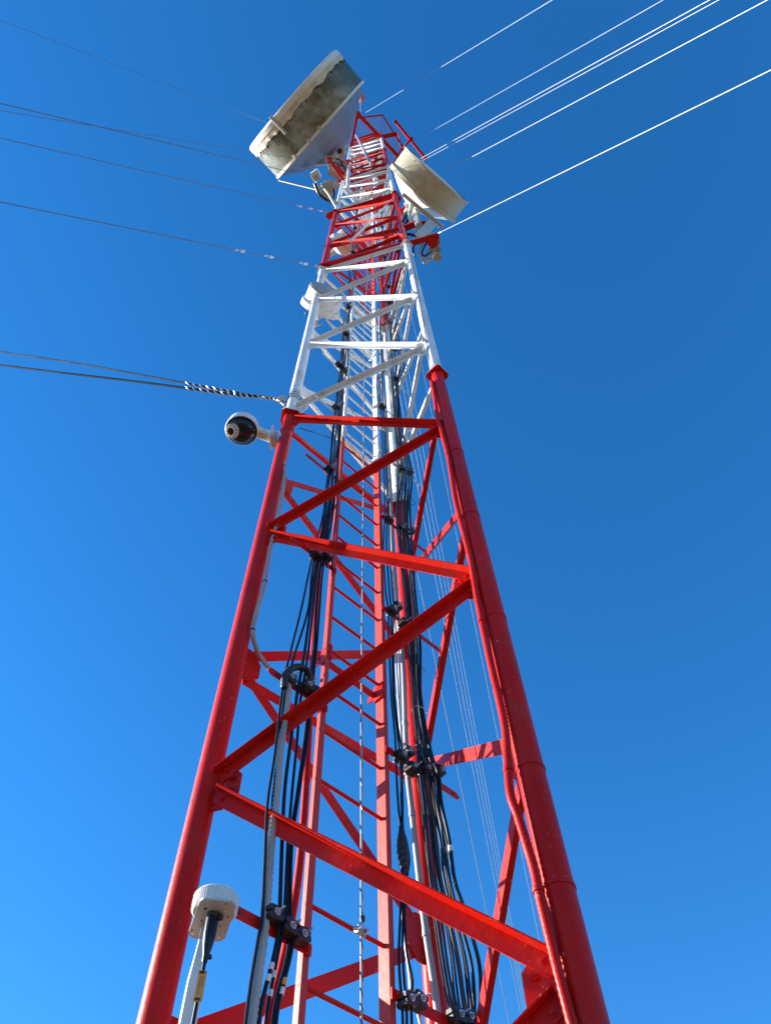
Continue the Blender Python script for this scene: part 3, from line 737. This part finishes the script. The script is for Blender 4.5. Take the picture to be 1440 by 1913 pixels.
# ------------------------------------------------------------------ dishes
def dish(name, label, c, az, R, L, cone, mats, loc=None, band=.12, hub=.18, n=72, expo=1.5):
    a = hv(az); c = V(c); t = thing(name, label, 'dish', c - a * (L + cone), None)
    md, mc, mr = mats
    # c is the centre of the front rim; the drum runs backwards from it
    part('radome', MB().lathe(c, a, [(-.012, R - .006), (.02 * R, R * .6), (.035 * R, .001)], n), PALE, t)
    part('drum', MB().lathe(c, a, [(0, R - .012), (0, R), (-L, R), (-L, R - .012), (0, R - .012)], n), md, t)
    part('back_rim', MB().lathe(c, a, [(-L + .035, R), (-L + .035, R + .03), (-L - .045, R + .03), (-L - .045, R - .05)], n), mr, t)
    prof = [(-L - .02 - cone * (1 - (k / 10) ** expo), max(R * .97 * k / 10, hub if k < 2 else 0)) for k in range(10, 0, -1)]
    part('reflector', MB().lathe(c, a, prof, n), mc, t)
    hc = c - a * (L + cone)
    part('hub', MB().lathe(hc, a, [(.08, hub * 1.3), (-.02, hub * 1.3), (-.02, hub * .8), (-.16, hub * .7), (-.16, .001)], 24), GREYP, t)
    return t, a, hc
# large dish at the upper left
cB = V((-2.45, .60, 28.0)); azB = radians(227.77); RB_, LB_ = 2.0, 1.12
t, a, hc = dish('large_dish', 'huge stained drum dish at the mast top left, ragged cover along its rim', cB, azB, RB_, LB_, .95, (DISHG, mat('dish_back_grey', (0.20, 0.23, 0.27), .5, var=.1, dirt_shade=(0.05, 0.055, 0.05), dirt_shade_scale=1.1, dirt_shade_lo=.56), DISHW), hub=.3)
tt = V((-a.y, a.x, 0)); zz = V((0, 0, 1))
# ragged fabric cover wrapped over the rim
mb = MB(); n = 220; vs = []; fs = []
for k in range(n):
    q = 2 * pi * k / n; rad = tt * cos(q) + zz * sin(q)
    wv = .27 + .03 * sin(q * 13 + 2 * sin(q * 5)) + .018 * sin(q * 31 + 3 * sin(q * 3)) + .008 * sin(q * 77)
    for (o, r) in ((.03, RB_ - .04), (.03, RB_ + .012), (-.10, RB_ + .02 + .006 * sin(q * 60)), (-wv * .75, RB_ + .018 + .012 * sin(q * 34)), (-wv, RB_ + .024 + .015 * sin(q * 34))):
        vs.append(cB + a * o + rad * r)
for k in range(n):
    for j in range(4): fs.append((k * 5 + j, k * 5 + j + 1, ((k + 1) % n) * 5 + j + 1, ((k + 1) % n) * 5 + j))
mb.add(vs, fs, True); part('rim_cover', mb, COVER, t)
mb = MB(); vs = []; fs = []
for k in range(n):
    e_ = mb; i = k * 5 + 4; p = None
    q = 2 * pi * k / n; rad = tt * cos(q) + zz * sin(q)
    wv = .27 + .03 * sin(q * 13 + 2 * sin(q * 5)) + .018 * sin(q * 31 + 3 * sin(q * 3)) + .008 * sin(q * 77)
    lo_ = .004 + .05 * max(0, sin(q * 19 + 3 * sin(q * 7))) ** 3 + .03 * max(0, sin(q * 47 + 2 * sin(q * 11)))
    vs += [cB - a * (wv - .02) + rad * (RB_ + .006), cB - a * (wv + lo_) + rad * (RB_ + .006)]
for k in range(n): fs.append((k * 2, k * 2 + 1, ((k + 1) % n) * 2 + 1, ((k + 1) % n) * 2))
mb.add(vs, fs, True); part('cover_gap_shadow', mb, STAIN_SHADOW, t)  # dark wavy ring painting the shadow of the gap under the cover edge
mb = MB(); mb.lathe(cB, a, [(.036, RB_ - .08), (.036, RB_ + .03), (-.09, RB_ + .034), (-.09, RB_ + .02)], 96); part('rim_ring', mb, DISHW, t)
mb = MB(); mb.lathe(cB, a, [(.03, RB_ + .032), (.05, RB_ + .03), (.10, RB_ - .02), (.10, RB_ - .3), (.08, RB_ - .32)], 96); part('front_hoop', mb, PALE, t)
# hanging stain streaks and tie cords below the cover
mb = MB()
for k in range(58):
    q = pi + pi * (k + .5) / 58 + random.uniform(-.02, .02); rad = tt * cos(q) + zz * sin(q); tg = rad.cross(a)
    l0 = .25; l1 = l0 + random.choice([.10, .14, .2, .3, .12]); w_ = random.uniform(.006, .02); sk = random.uniform(-.05, .05)
    p = cB - a * l0 + rad * (RB_ + .004); q_ = cB - a * l1 + rad * (RB_ + .004) + tg * sk
    mb.add([p - tg * w_ + rad * 0, p + tg * w_, q_ + tg * .002, q_ - tg * .002, p - rad * .006, q_ - rad * .006], [(0, 1, 2, 3), (0, 3, 5, 4), (1, 4, 5, 2), (0, 4, 1), (3, 2, 5)])
part('stain_streaks', mb, STAIN_SHADOW, t, kind='stuff')
mb = MB(); q = radians(252); rad = tt * cos(q) + zz * sin(q); p = cB + rad * (RB_ + .03) - a * .15; mb.cbox(p, rad * .03, rad.cross(a) * .05, a * .33, .3); part('rim_clip', mb, GREYP, t)
for q in (262, 276, 243):
    q = radians(q); rad = tt * cos(q) + zz * sin(q); p = cB + rad * (RB_ + .035) - a * (LB_ - .03); mb = MB(); mb.cbox(p, rad * .02, rad.cross(a) * .05, a * .07, .2); part('rim_latch', mb, CREAM, t)
# mounting frame behind the large dish
mp = leg('A', 21.5) + V((-.28, -.28, 0)); mb = MB(); mb.tube([V((mp.x, mp.y, 25.3)), V((mp.x, mp.y, 29.8))], .07, 14); part('mount_pipe', mb, STEEL, t)
for z in (26.2, 27.9, 29.2):
    lgp = leg('A', z - H0); lgp = V((lgp.x, lgp.y, z)); mb = MB(); mpz = V((mp.x, mp.y, z)); hz = V((hc.x, hc.y, z)) if z == 27.9 else None
    d = (mpz - lgp).normalized(); s_ = V((-d.y, d.x, 0))
    mb.box((mpz + lgp) / 2, d * (mpz - lgp).length / 2, s_ * .06, zz * .07); part('mount_bracket', mb, RED, t)
    mb = MB()
    for k in (-1, 1): mb.tube([mpz + s_ * .13 * k - d * .1, mpz + s_ * .13 * k + d * .22], .018, 8)
    mb.box(mpz + d * .12, s_ * .17, d * .02, zz * .06); part('pipe_clamp', mb, STEEL, t)
hp = V((mp.x, mp.y, hc.z)); part('mount_yoke', MB().tube([hc + a * .1, hp], .11, 12), GREYP, t)
for k in (-1, 1):
    part('support_arm', MB().tube([cB - a * (LB_ + .25) + tt * k * 1.2 - zz * .4, hp - zz * .9 * (1 if k < 0 else .4)], .05, 10), GREYP, t)
# low strut from the rim to the left leg
part('side_strut', MB().tube([onplane(520, 336, cB, NAB) if False else atz(521, 337, 27.6), atz(603, 357, 26.2)], .03, 10), RADIO, t)
# chain of dark clips and cable down the back of the dish
px = [(653, 186), (648, 205), (651, 222), (643, 240), (632, 262), (628, 285)]
part('feed_cable', MB().tube(cat([atz(u, v, 28.0 - .1 * i) for i, (u, v) in enumerate(px)], 6), .03, 8), BLACK, t)
# radio head and cables at the large dish mount
rc_ = V((mp.x - .05, mp.y + .25, 26.9)); t = thing('radio_unit', 'grey radio unit with looping cables clamped under the hub of the large dish', 'radio', rc_)
mb = MB(); mb.cbox(rc_, V((.18, .1, 0)), V((-.06, .12, 0)), zz * .28, .2); part('housing', mb, RADIO, t)
for i in range(6):
    mb = MB(); q = i; pts = [rc_ + V((.15 * sin(i), -.1, -.25)), rc_ + V((.25 * cos(i * 2), -.25 - .05 * i, -.5)), rc_ + V((.35, -.1 - .04 * i, -.9 + .1 * i)), rc_ + V((.3 + .02 * i, .15, -1.5))]
    part('jumper_cable', MB().tube(cat(pts, 6), .022, 8), CREAM if i % 2 else BLACK, t)
for i in range(3):
    mb = MB(); p = atz(617 + 9 * i, 296 - 7 * i, 27.2); mb.ball(p, .09, 10); part('connector', mb, BLACKP if i != 1 else PALE, t)

# cream dish at the right
cR = V((1.18, 1.61, 15.5)); azR = radians(310.43); RR, LR = .75, .39
t, a, hc = dish('cream_dish', 'cream coloured drum dish on the right side of the mast', cR, azR, RR, LR, .34, (CREAM, DISHW, CREAM), hub=.13)
tt = V((-a.y, a.x, 0))
part('front_lip', MB().lathe(cR, a, [(.012, RR - .03), (.012, RR + .012), (-.03, RR + .012), (-.03, RR)], 72), CREAM, t)
for q in (250, 275, 300, 225):
    q = radians(q); rad = tt * cos(q) + zz * sin(q); p = cR + rad * (RR + .004) - a * .05; part('rim_bolt', MB().tube([p, p + rad * .012], .012, 8), STEEL, t)
mp = leg('B', 8.5) + V((.26, -.10, 0))
part('mount_pipe', MB().tube([V((mp.x, mp.y, 13.6)), V((mp.x, mp.y, 16.4))], .057, 14), STEEL, t)
hp = V((mp.x, mp.y, hc.z)); part('mount_yoke', MB().tube([hc + a * .05, hp], .07, 12), GREYP, t)
part('hub_plate', MB().cbox(hc - a * .02, tt * .16, zz * .16, a * .02, .3), GREYP, t)
for z in (14.0, 15.9):
    lgp = leg('B', z - H0); mpz = V((mp.x, mp.y, z)); d = (mpz - lgp).normalized(); s_ = V((-d.y, d.x, 0)); mb = MB(); mb.box((mpz + lgp) / 2, d * (mpz - lgp).length / 2, s_ * .05, zz * .06); part('mount_bracket', mb, RED, t)
# back beam plate below the dish
p, q = atz(752, 362, 14.9), atz(826, 425, 14.9); d = (q - p).normalized(); mb = MB(); mb.cbox((p + q) / 2, V((-d.y, d.x, 0)) * .035, zz * .035, d * (q - p).length / 2, .2); part('back_beam', mb, GREYP, t)
p, q = atz(806, 418, 14.3), atz(782, 443, 13.2); part('mount_plate', MB().cbox((p + q) / 2, V((.05, .07, 0)), V((.02, -.015, .02)), (q - p) / 2, .2), GREYP, t)
# stay rod across the front of the mast
a_, b_ = atz(740, 366, 18.2), onplane(655, 451, leg('A', 0) + NAB * .12, NAB)
part('stay_rod', MB().tube([a_, b_], .024, 12), WHITE, t)
c_ = a_.lerp(b_, .78); mb = MB(); d = (b_ - a_).normalized(); mb.cbox(c_, d.cross(zz).normalized() * .03, zz * .05, d * .12, .2); part('rod_clamp', mb, GREYP, t)
# cables under cream dish
t = thing('waveguide_cable', 'pair of thick pale and black cables looping from the back of the cream dish', 'cable', atz(768, 392, 14.6))
for i, px in enumerate(([(768, 388), (757, 405), (748, 425), (750, 436), (765, 438), (782, 442)], [(768, 388), (764, 402), (770, 420), (778, 434), (786, 446)], [(766, 390), (762, 410), (752, 432), (746, 452), (742, 470)])):
    part('cable', MB().tube(cat([atz(u, v, 14.8 - .25 * k) for k, (u, v) in enumerate(px)], 6), .026 if i != 1 else .03, 10), (BLACK, PALE, BLACK)[i], t)
part('boot', MB().tube([atz(769, 384, 14.9), atz(765, 398, 14.6)], [.05, .035], 12), PALE, t)
# radio unit on the right tip
rc_ = atz(806, 462, 12.9); t = thing('radio_unit', 'weathered radio unit with dangling cable loops below the cream dish', 'radio', rc_)
mb = MB(); mb.cbox(rc_ + V((.05, 0, .0)), V((.07, .05, 0)), V((-.03, .06, 0)), zz * .16, .25); part('housing', mb, RADIO, t)
mb = MB(); mb.cbox(rc_ + V((.08, .12, -.08)), V((.05, .035, 0)), V((-.03, .05, 0)), zz * .12, .25); part('housing', mb, CREAM, t)
mb = MB(); mb.tube([atz(806, 444, 13.0), atz(812, 452, 12.75)], .09, 14); part('coupler', mb, RADIO, t)
for i, px in enumerate(([(790, 455), (783, 470), (782, 478)], [(795, 455), (789, 470), (787, 482), (792, 492)], [(804, 460), (797, 474), (790, 486), (797, 491), (800, 482)], [(812, 462), (806, 476), (800, 487), (796, 480)], [(800, 450), (792, 462), (788, 474), (794, 478), (806, 470)], [(778, 452), (772, 462), (773, 474), (775, 480)])):
    part('jumper_cable', MB().tube(cat([atz(u, v, 12.7 - .03 * k) for k, (u, v) in enumerate(px)], 6), .014, 8), BLACK if i in (4, 5) else CREAM, t)
for (u, v) in ((806, 483), (812, 478)): part('connector', MB().tube([atz(u, v, 12.5), atz(u, v, 12.5) + zz * .08], .022, 10), STEEL, t)

# small white dish behind the left leg
t, a, hc = dish('small_dish', 'small white drum dish tucked behind the left leg in the lowest white band', atz(611, 545, 11.0), radians(296), .26, .24, .12, (WHITE, WHITE, WHITE), hub=.06, n=40)
part('aperture_shade', MB().lathe(atz(611, 545, 11.0), hv(radians(296)), [(.012, .262), (.03, .25), (.035, .001)], 40), CONDUIT, t)  # grey disc over the aperture, its shade put into the colour
part('mount_pipe', MB().tube([hc - zz * .35, hc + zz * .35], .03, 10), STEEL, t)
lgp = leg('A', hc.z - H0); part('mount_arm', MB().tube([hc, lgp], .025, 8), STEEL, t)
for k in range(3): part('bracket_bolt', MB().tube([hc + V((-.05 * k, 0, .03 * k)), hc + V((-.08 - .05 * k, -.03, .0))], .012, 6), BLACKP, t)
t, a, hc = dish('small_dish', 'small white dish glimpsed behind the left leg in the second red band', atz(652, 448, 15.2), radians(325), .24, .2, .13, (WHITE, WHITE, WHITE), hub=.06, n=40)
lgp = leg('A', hc.z - H0); part('mount_arm', MB().tube([hc, lgp], .03, 8), STEEL, t)

# antenna panel and radio cluster left of the upper white band
pz = 20.5; p = atz(590, 327, pz)
t = thing('panel_antenna', 'small white box antenna held out left of the mast above the round red cap', 'antenna', p)
mb = MB(); mb.cbox(p, V((.09, -.05, 0)), V((.05, .09, 0)), zz * .2, .15); part('housing', mb, PALE, t)
mb = MB(); mb.cbox(p + V((.02, .03, -.27)), V((.06, -.03, 0)), V((.03, .06, 0)), zz * .06, .2); part('connector_box', mb, RADIO, t)
arm = [(588, 343), (596, 362), (612, 375), (622, 378), (632, 388)]
part('support_arm', MB().tube(cat([atz(u, v, 19.6 - .1 * k) for k, (u, v) in enumerate(((606, 352), (614, 362), (622, 376), (630, 390)))], 6), .03, 10), GREYP, t)
part('feed_cable', MB().tube(cat([atz(u, v, 19.9 - .1 * k) for k, (u, v) in enumerate(arm)], 6), .035, 10), BLACK, t)
part('feed_cable', MB().tube(cat([atz(u + 2, v - 5, 19.9 - .1 * k) for k, (u, v) in enumerate(arm)], 6), .02, 10), CREAM, t)
p = atz(613, 352, 19.9); t = thing('radio_unit', 'round grey radio unit between the small box antenna and the left leg', 'radio', p)
part('housing', MB().tube([p - zz * .16, p + zz * .16], .16, 14), RADIO, t)
for k in range(5):
    q = k * 1.25; part('fin', MB().box(p + V((cos(q) * .17, sin(q) * .17, 0)), V((cos(q), sin(q), 0)) * .03, V((-sin(q), cos(q), 0)) * .012, zz * .14), GREYP, t)
part('bracket', MB().cbox(atz(622, 345, 20.0), V((.12, .05, 0)), V((-.04, .09, 0)), zz * .05, .2), STEEL, t)
part('bracket', MB().tube([atz(601, 343, 20), atz(606, 358, 19.8)], .03, 8), PALE, t)
part('jumper_cable', MB().tube(cat([atz(u, v, 19.6) for u, v in ((622, 352), (624, 364), (620, 374))], 5), .03, 8), BLACK, t)
# short stub arms left of the cables in the lowest white band
for (a_, b_, zc, lb) in (((609, 596), (628, 620), 9.9, 'thin grey rod poking out left of the left cables in the lowest white band'), ((575, 614), (604, 604), 9.5, 'short pale stub sticking out of the left leg in the lowest white band')):
    solo('stub_rod', MB().tube([atz(*a_, zc), atz(*b_, zc)], .012, 8), STEEL, lb, 'rod', loc=atz(*b_, zc))

# ------------------------------------------------------------------ dome camera
zz = V((0, 0, 1)); dc = atz(452, 803, 6.06); br = V((-.885, 2.655, 6.10))
t = thing('dome_camera', 'white pan-tilt dome camera with a dark globe on an arm off the left leg', 'camera', br)
vd = (-dc).normalized()
part('canopy', MB().lathe(dc, zz, [(.16, .02), (.155, .06), (.13, .105), (.08, .132), (.02, .140), (-.012, .140), (-.02, .136), (-.016, .130), (.01, .128)], 48), PALE, t)
part('bezel', MB().lathe(dc, zz, [(-.012, .132), (-.022, .130), (-.024, .124), (-.010, .122)], 48), BLACKP, t)
rp_ = 24; prof = [(-cos(pi / 2 * k / rp_) * .118 - .012, max(sin(pi / 2 * k / rp_) * .122, 1e-4)) for k in range(rp_ + 1)]
part('dome', MB().lathe(dc, zz, prof, 48), GLASS, t)
# camera head looking down to the left
hd = V((-.34, -.25, -.86)).normalized(); hc_ = dc + V((-.035, -.02, -.045)) + hd * .035
hs1 = hd.cross(V((0, 0, 1))).normalized(); hs2 = hd.cross(hs1)
head = part('camera_head', MB().lathe(hc_, hd, [(-.02, .062), (.035, .062), (.052, .056), (.055, .048), (.055, .001)], 32), RADIO, t)
part('lens', MB().lathe(hc_, hd, [(.055, .026), (.064, .026), (.064, .020), (.058, .018), (.058, .001)], 24), GLASS, head)
led = MB().tube([V((0, 0, 0)), V((0, 0, .007))], .0078, 12).mesh('infrared_led', LEDM)
for k in range(10):
    q = 2 * pi * k / 10 + .3; p = hc_ + hd * .054 + (hs1 * cos(q) + hs2 * sin(q)) * .040
    inst('infrared_led', led, head, p, zz.rotation_difference(hd).to_euler())
hc2 = dc + V((.03, -.045, -.062)); part('camera_lens_barrel', MB().lathe(hc2, V((.1, -.35, -.9)), [(-.02, .05), (.02, .05), (.03, .044), (.03, .001)], 28), GLASS, t)
ae = dc + zz * .07
d = (br + V((-.07, 0, .0)) - ae).normalized(); s_ = V((-d.y, d.x, 0)).normalized(); u_ = d.cross(s_)
mb = MB(); st = [(0.0, .055, .045), (.35, .045, .038), (1.0, .042, .04)]
Lr = (br + V((-.07, 0, 0)) - ae).length; vs = []; fs = []
for q, wq, hq in st:
    p = ae + d * Lr * q
    for a_, b_ in ((-1, -.6), (-.6, -1), (.6, -1), (1, -.6), (1, .6), (.6, 1), (-.6, 1), (-1, .6)): vs.append(p + s_ * wq * a_ + u_ * hq * b_)
for i in range(2):
    for k in range(8): fs.append((i * 8 + k, i * 8 + (k + 1) % 8, i * 8 + 8 + (k + 1) % 8, i * 8 + 8 + k))
fs += [tuple(range(8))[::-1], tuple(range(16, 24))]; mb.add(vs, fs); part('arm', mb, PALE, t)
part('arm_cover', MB().box(ae + d * Lr * .62 - zz * .041, d * .06, s_ * .024, zz * .003), CREAM, t)
mb = MB(); mb.box(br + V((-.062, 0, -.01)), V((.006, .0, 0)), V((0, .07, 0)), V((0, 0, .11))); part('wall_plate', mb, PALE, t)
mb = MB(); mb.box(br + V((-.04, .0, -.08)), V((.03, 0, 0)), V((0, .05, 0)), V((0, 0, .02))); part('mount_shoe', mb, GREYP, t)
for h in (-.20, -.24, -.28, -.32, -.36):
    c = leg('A', h); mb = MB(); mb.lathe(c, V((.08, .05, 1)), [(-.004, RLEG + .001), (-.004, RLEG + .004), (.004, RLEG + .004), (.004, RLEG + .001)], 24); part('steel_band', mb, PINK, t)
part('cable_gland', MB().tube(cat([br + V((-.03, -.06, -.05)), br + V((.01, -.08, -.08)), br + V((.03, -.07, -.14))], 6), .012, 10), WCONDUIT, t)

# ------------------------------------------------------------------ two drop cables with preformed grips
ap = leg('A', .42) + V((-.06, 0, 0)); pn = V((.05, 1, 0)).normalized()
for px, r, lb in (([(0, 657), (120, 675), (240, 696), (348, 716), (440, 733), (515, 746), (536, 752)], .0105, 'upper of two dark drop cables with twisted grips reaching the left leg'),
                  ([(0, 682), (120, 697), (240, 711), (348, 725), (440, 737), (510, 744), (536, 758)], .013, 'lower of two dark drop cables with twisted grips, above the dome camera')):
    pts = [onplane(u, v, ap, pn) for u, v in px]; p0 = pts[0] + (pts[0] - pts[1]) * 9; p0.z = max(p0.z, -1.2)
    c = cat([p0] + pts, 10)
    t = thing('drop_cable', lb, 'cable', pts[-1], 'dark drop cables arriving from the left')
    part('jacket', MB().tube(c, r, 8), BLACK, t)
    gr = [p for p in cat(pts[3:], 60)]
    for j in range(2):
        hx = []
        for k, p in enumerate(gr):
            tg = (gr[min(k + 1, len(gr) - 1)] - gr[max(k - 1, 0)]).normalized(); n1_ = tg.cross(zz).normalized(); n2_ = tg.cross(n1_)
            q = k * .38 + j * pi; hx.append(p + (n1_ * cos(q) + n2_ * sin(q)) * (r + .0035))
        part('grip_rod', MB().tube(hx, .0042, 6), STEEL, t)
t = thing('cable_anchor', 'galvanised hook and steel bands tying the drop cables to the white left leg', 'bracket', ap)
for h in (.38, .44, .50, .56):
    mb = MB(); mb.lathe(leg('A', h), V((.06, .1, 1)), [(-.006, RLEG + .001), (-.006, RLEG + .004), (.006, RLEG + .004), (.006, RLEG + .001)], 24); part('steel_band', mb, STEEL if h > .5 else BLACKP, t)
part('hook', MB().tube(cat([ap + V((.0, 0, .06)), ap + V((-.05, -.01, .05)), ap + V((-.09, -.01, .0)), ap + V((-.06, -.01, -.03))], 6), .012, 10), GREYP, t)
part('bolt', MB().tube([ap + V((-.06, -.03, .05)), ap + V((-.06, .03, .05))], .018, 8), GREYP, t)
# sagging dark wires between the legs near the first joint
for (px, lb) in (([(560, 800), (600, 812), (640, 828), (690, 852), (740, 862)], 'thin dark wire sagging between the legs under the red and white joint'), ([(640, 835), (680, 853), (720, 862), (742, 872)], 'second thin dark wire sagging below another between the legs')):
    pts = [inlad(u, v, -.15) for u, v in px]
    solo('jumper_wire', MB().tube(cat(pts, 6), .0045, 6), BLACK, lb, 'wire', loc=pts[0])

# ------------------------------------------------------------------ GNSS antenna in the foreground
D = 2.0
def atd(u, v, d=D):
    r = ray(u, v); return r * (d / r.dot(FW))
pc0 = atd(400, 1704); zt = pc0.z
t = thing('timing_antenna', 'round white antenna on a grey plate and pale square pole at bottom left', 'antenna', V((pc0.x, pc0.y, -1.6)))
RP = .0575
prof = [(-.004, RP * .93), (0, RP), (.039, RP), (.043, RP * .97), (.050, RP * .80), (.062, RP * .35), (.066, .001)]
puck = part('radome', MB().lathe(pc0, zz, prof + [], 64), PALE, t)
part('underside', MB().lathe(pc0, zz, [(-.004, RP * .93), (-.002, .001)], 64), GREYP, t)
rib = MB().cbox(V((0, 0, 0)), V((.0016, 0, 0)), V((0, .0015, 0)), V((0, 0, .018)), .3).mesh('grip_rib', PALE)
for k in range(56):
    q = 2 * pi * k / 56; inst('grip_rib', rib, puck, pc0 + V((cos(q) * (RP + .0008), sin(q) * (RP + .0008), .020)), (0, 0, q + pi / 2))
zp = pc0.z - .008
cr = [atz(u, v, zp) for u, v in ((380, 1679), (434, 1685), (441, 1693), (421, 1752), (413, 1759), (404, 1759), (361, 1753), (354, 1748), (353, 1740), (373, 1684))]
part('mounting_plate', MB().prism(cr, V((0, 0, .004))), GREYP, t)
for (u, v) in ((389, 1683), (423, 1689), (371, 1704), (420, 1703), (375, 1726), (411, 1731), (359, 1738), (415, 1746), (360, 1745), (410, 1752), (384, 1698), (426, 1713), (377, 1720)):
    c = atz(u, v, zp - .001); big = (u, v) in ((360, 1745), (410, 1752), (384, 1698), (420, 1703))
    part('screw', MB().tube([c, c + V((0, 0, .0025))], .0042 if big else .0024, 12), (PALE if (u + v) % 3 else BLACKP), t)
# square pole
pt = atz(378, 1750, zp - .03); pl = pt
mb = MB(); x_, y_ = V((.0215, .004, 0)), V((-.004, .0215, 0)); secs = [(-.0, .45, .55), (-.02, .5, .7), (-.055, .62, .9), (-.12, .9, 1), (-3, 1, 1)]
vs = []; fs = []
for dz, kx, ky in secs:
    z_ = max(pt.z + dz, -1.6)
    for a_, b_ in ((-1, -.8), (-.8, -1), (.8, -1), (1, -.8), (1, .8), (.8, 1), (-.8, 1), (-1, .8)): vs.append(V((pt.x + .004 + (1 - kx) * -.004, pt.y + .008, z_)) + x_ * a_ * kx + y_ * b_ * ky)
for i in range(len(secs) - 1):
    for k in range(8): fs.append((i * 8 + k, i * 8 + (k + 1) % 8, i * 8 + 8 + (k + 1) % 8, i * 8 + 8 + k))
mb.add(vs, fs); part('pole', mb, PALE, t)
mb = MB(); a_ = pt + V((.0, 0, .03)); mb.cbox(a_ + V((.002, 0, -.01)), x_ * .42, y_ * .3, V((0, 0, .03)), .2); part('neck', mb, GREYP, t)
# connector, boot, cable and tag
q0 = atz(399, 1708, zp); q1 = atd(389, 1790, 1.93)
q1 = V((q0.x, q0.y, q0.z - .135))
part('connector', MB().lathe(q0, zz, [(0, .017), (-.010, .017), (-.016, .012)], 20), BLACKP, t)
part('boot', MB().tube([q0 + zz * -.008, q0 + zz * -.03, q0 + zz * -.06, q0 + zz * -.085, q0 + zz * -.105, q0 + zz * -.125], [.0165, .0165, .0158, .0125, .0085, .0065], 16), BLACK, t)
mb = MB(); mb.ball(atz(412, 1714, zp - .01), .0085); part('plug', mb, BLACKP, t)
tie = q0 + V((.010, 0, -.113)); part('cable_tie', MB().tube([tie - V((.012, 0, 0)), tie + V((.005, 0, .002))], .006, 10), BLACKP, t)
part('cable', MB().tube(cat([q0 + V((0, 0, -.11)), q0 + V((.0, .0, -.2)), q0 + V((-.001, .002, -.4)), V((q0.x - .002, q0.y + .005, -1.55))], 8), .0048, 10), BLACK, t)
tg0 = q0 + V((.003, -.008, -.185)); tag_ = part('name_tag', MB().box(tg0, V((.0095, .002, 0)), V((0, .0008, 0)), V((0, 0, .036))), YEL, t)
for k in range(7):
    for c_, w_ in ((-.003, .0012), (.003, .0008)):
        if c_ > 0 and k > 3: continue
        mb = MB(); mb.box(tg0 + V((c_, -.0014, .020 - k * .0062)), V((w_, 0, 0)), V((0, .0003, 0)), V((0, 0, .0019))); part('print_mark', mb, INKB, tag_)
for dz in (.031, -.031): part('tag_tie', MB().box(tg0 + V((-.001, -.002, dz)), V((.006, .001, 0)), V((0, .003, 0)), V((0, 0, .0022))), INKB, tag_)
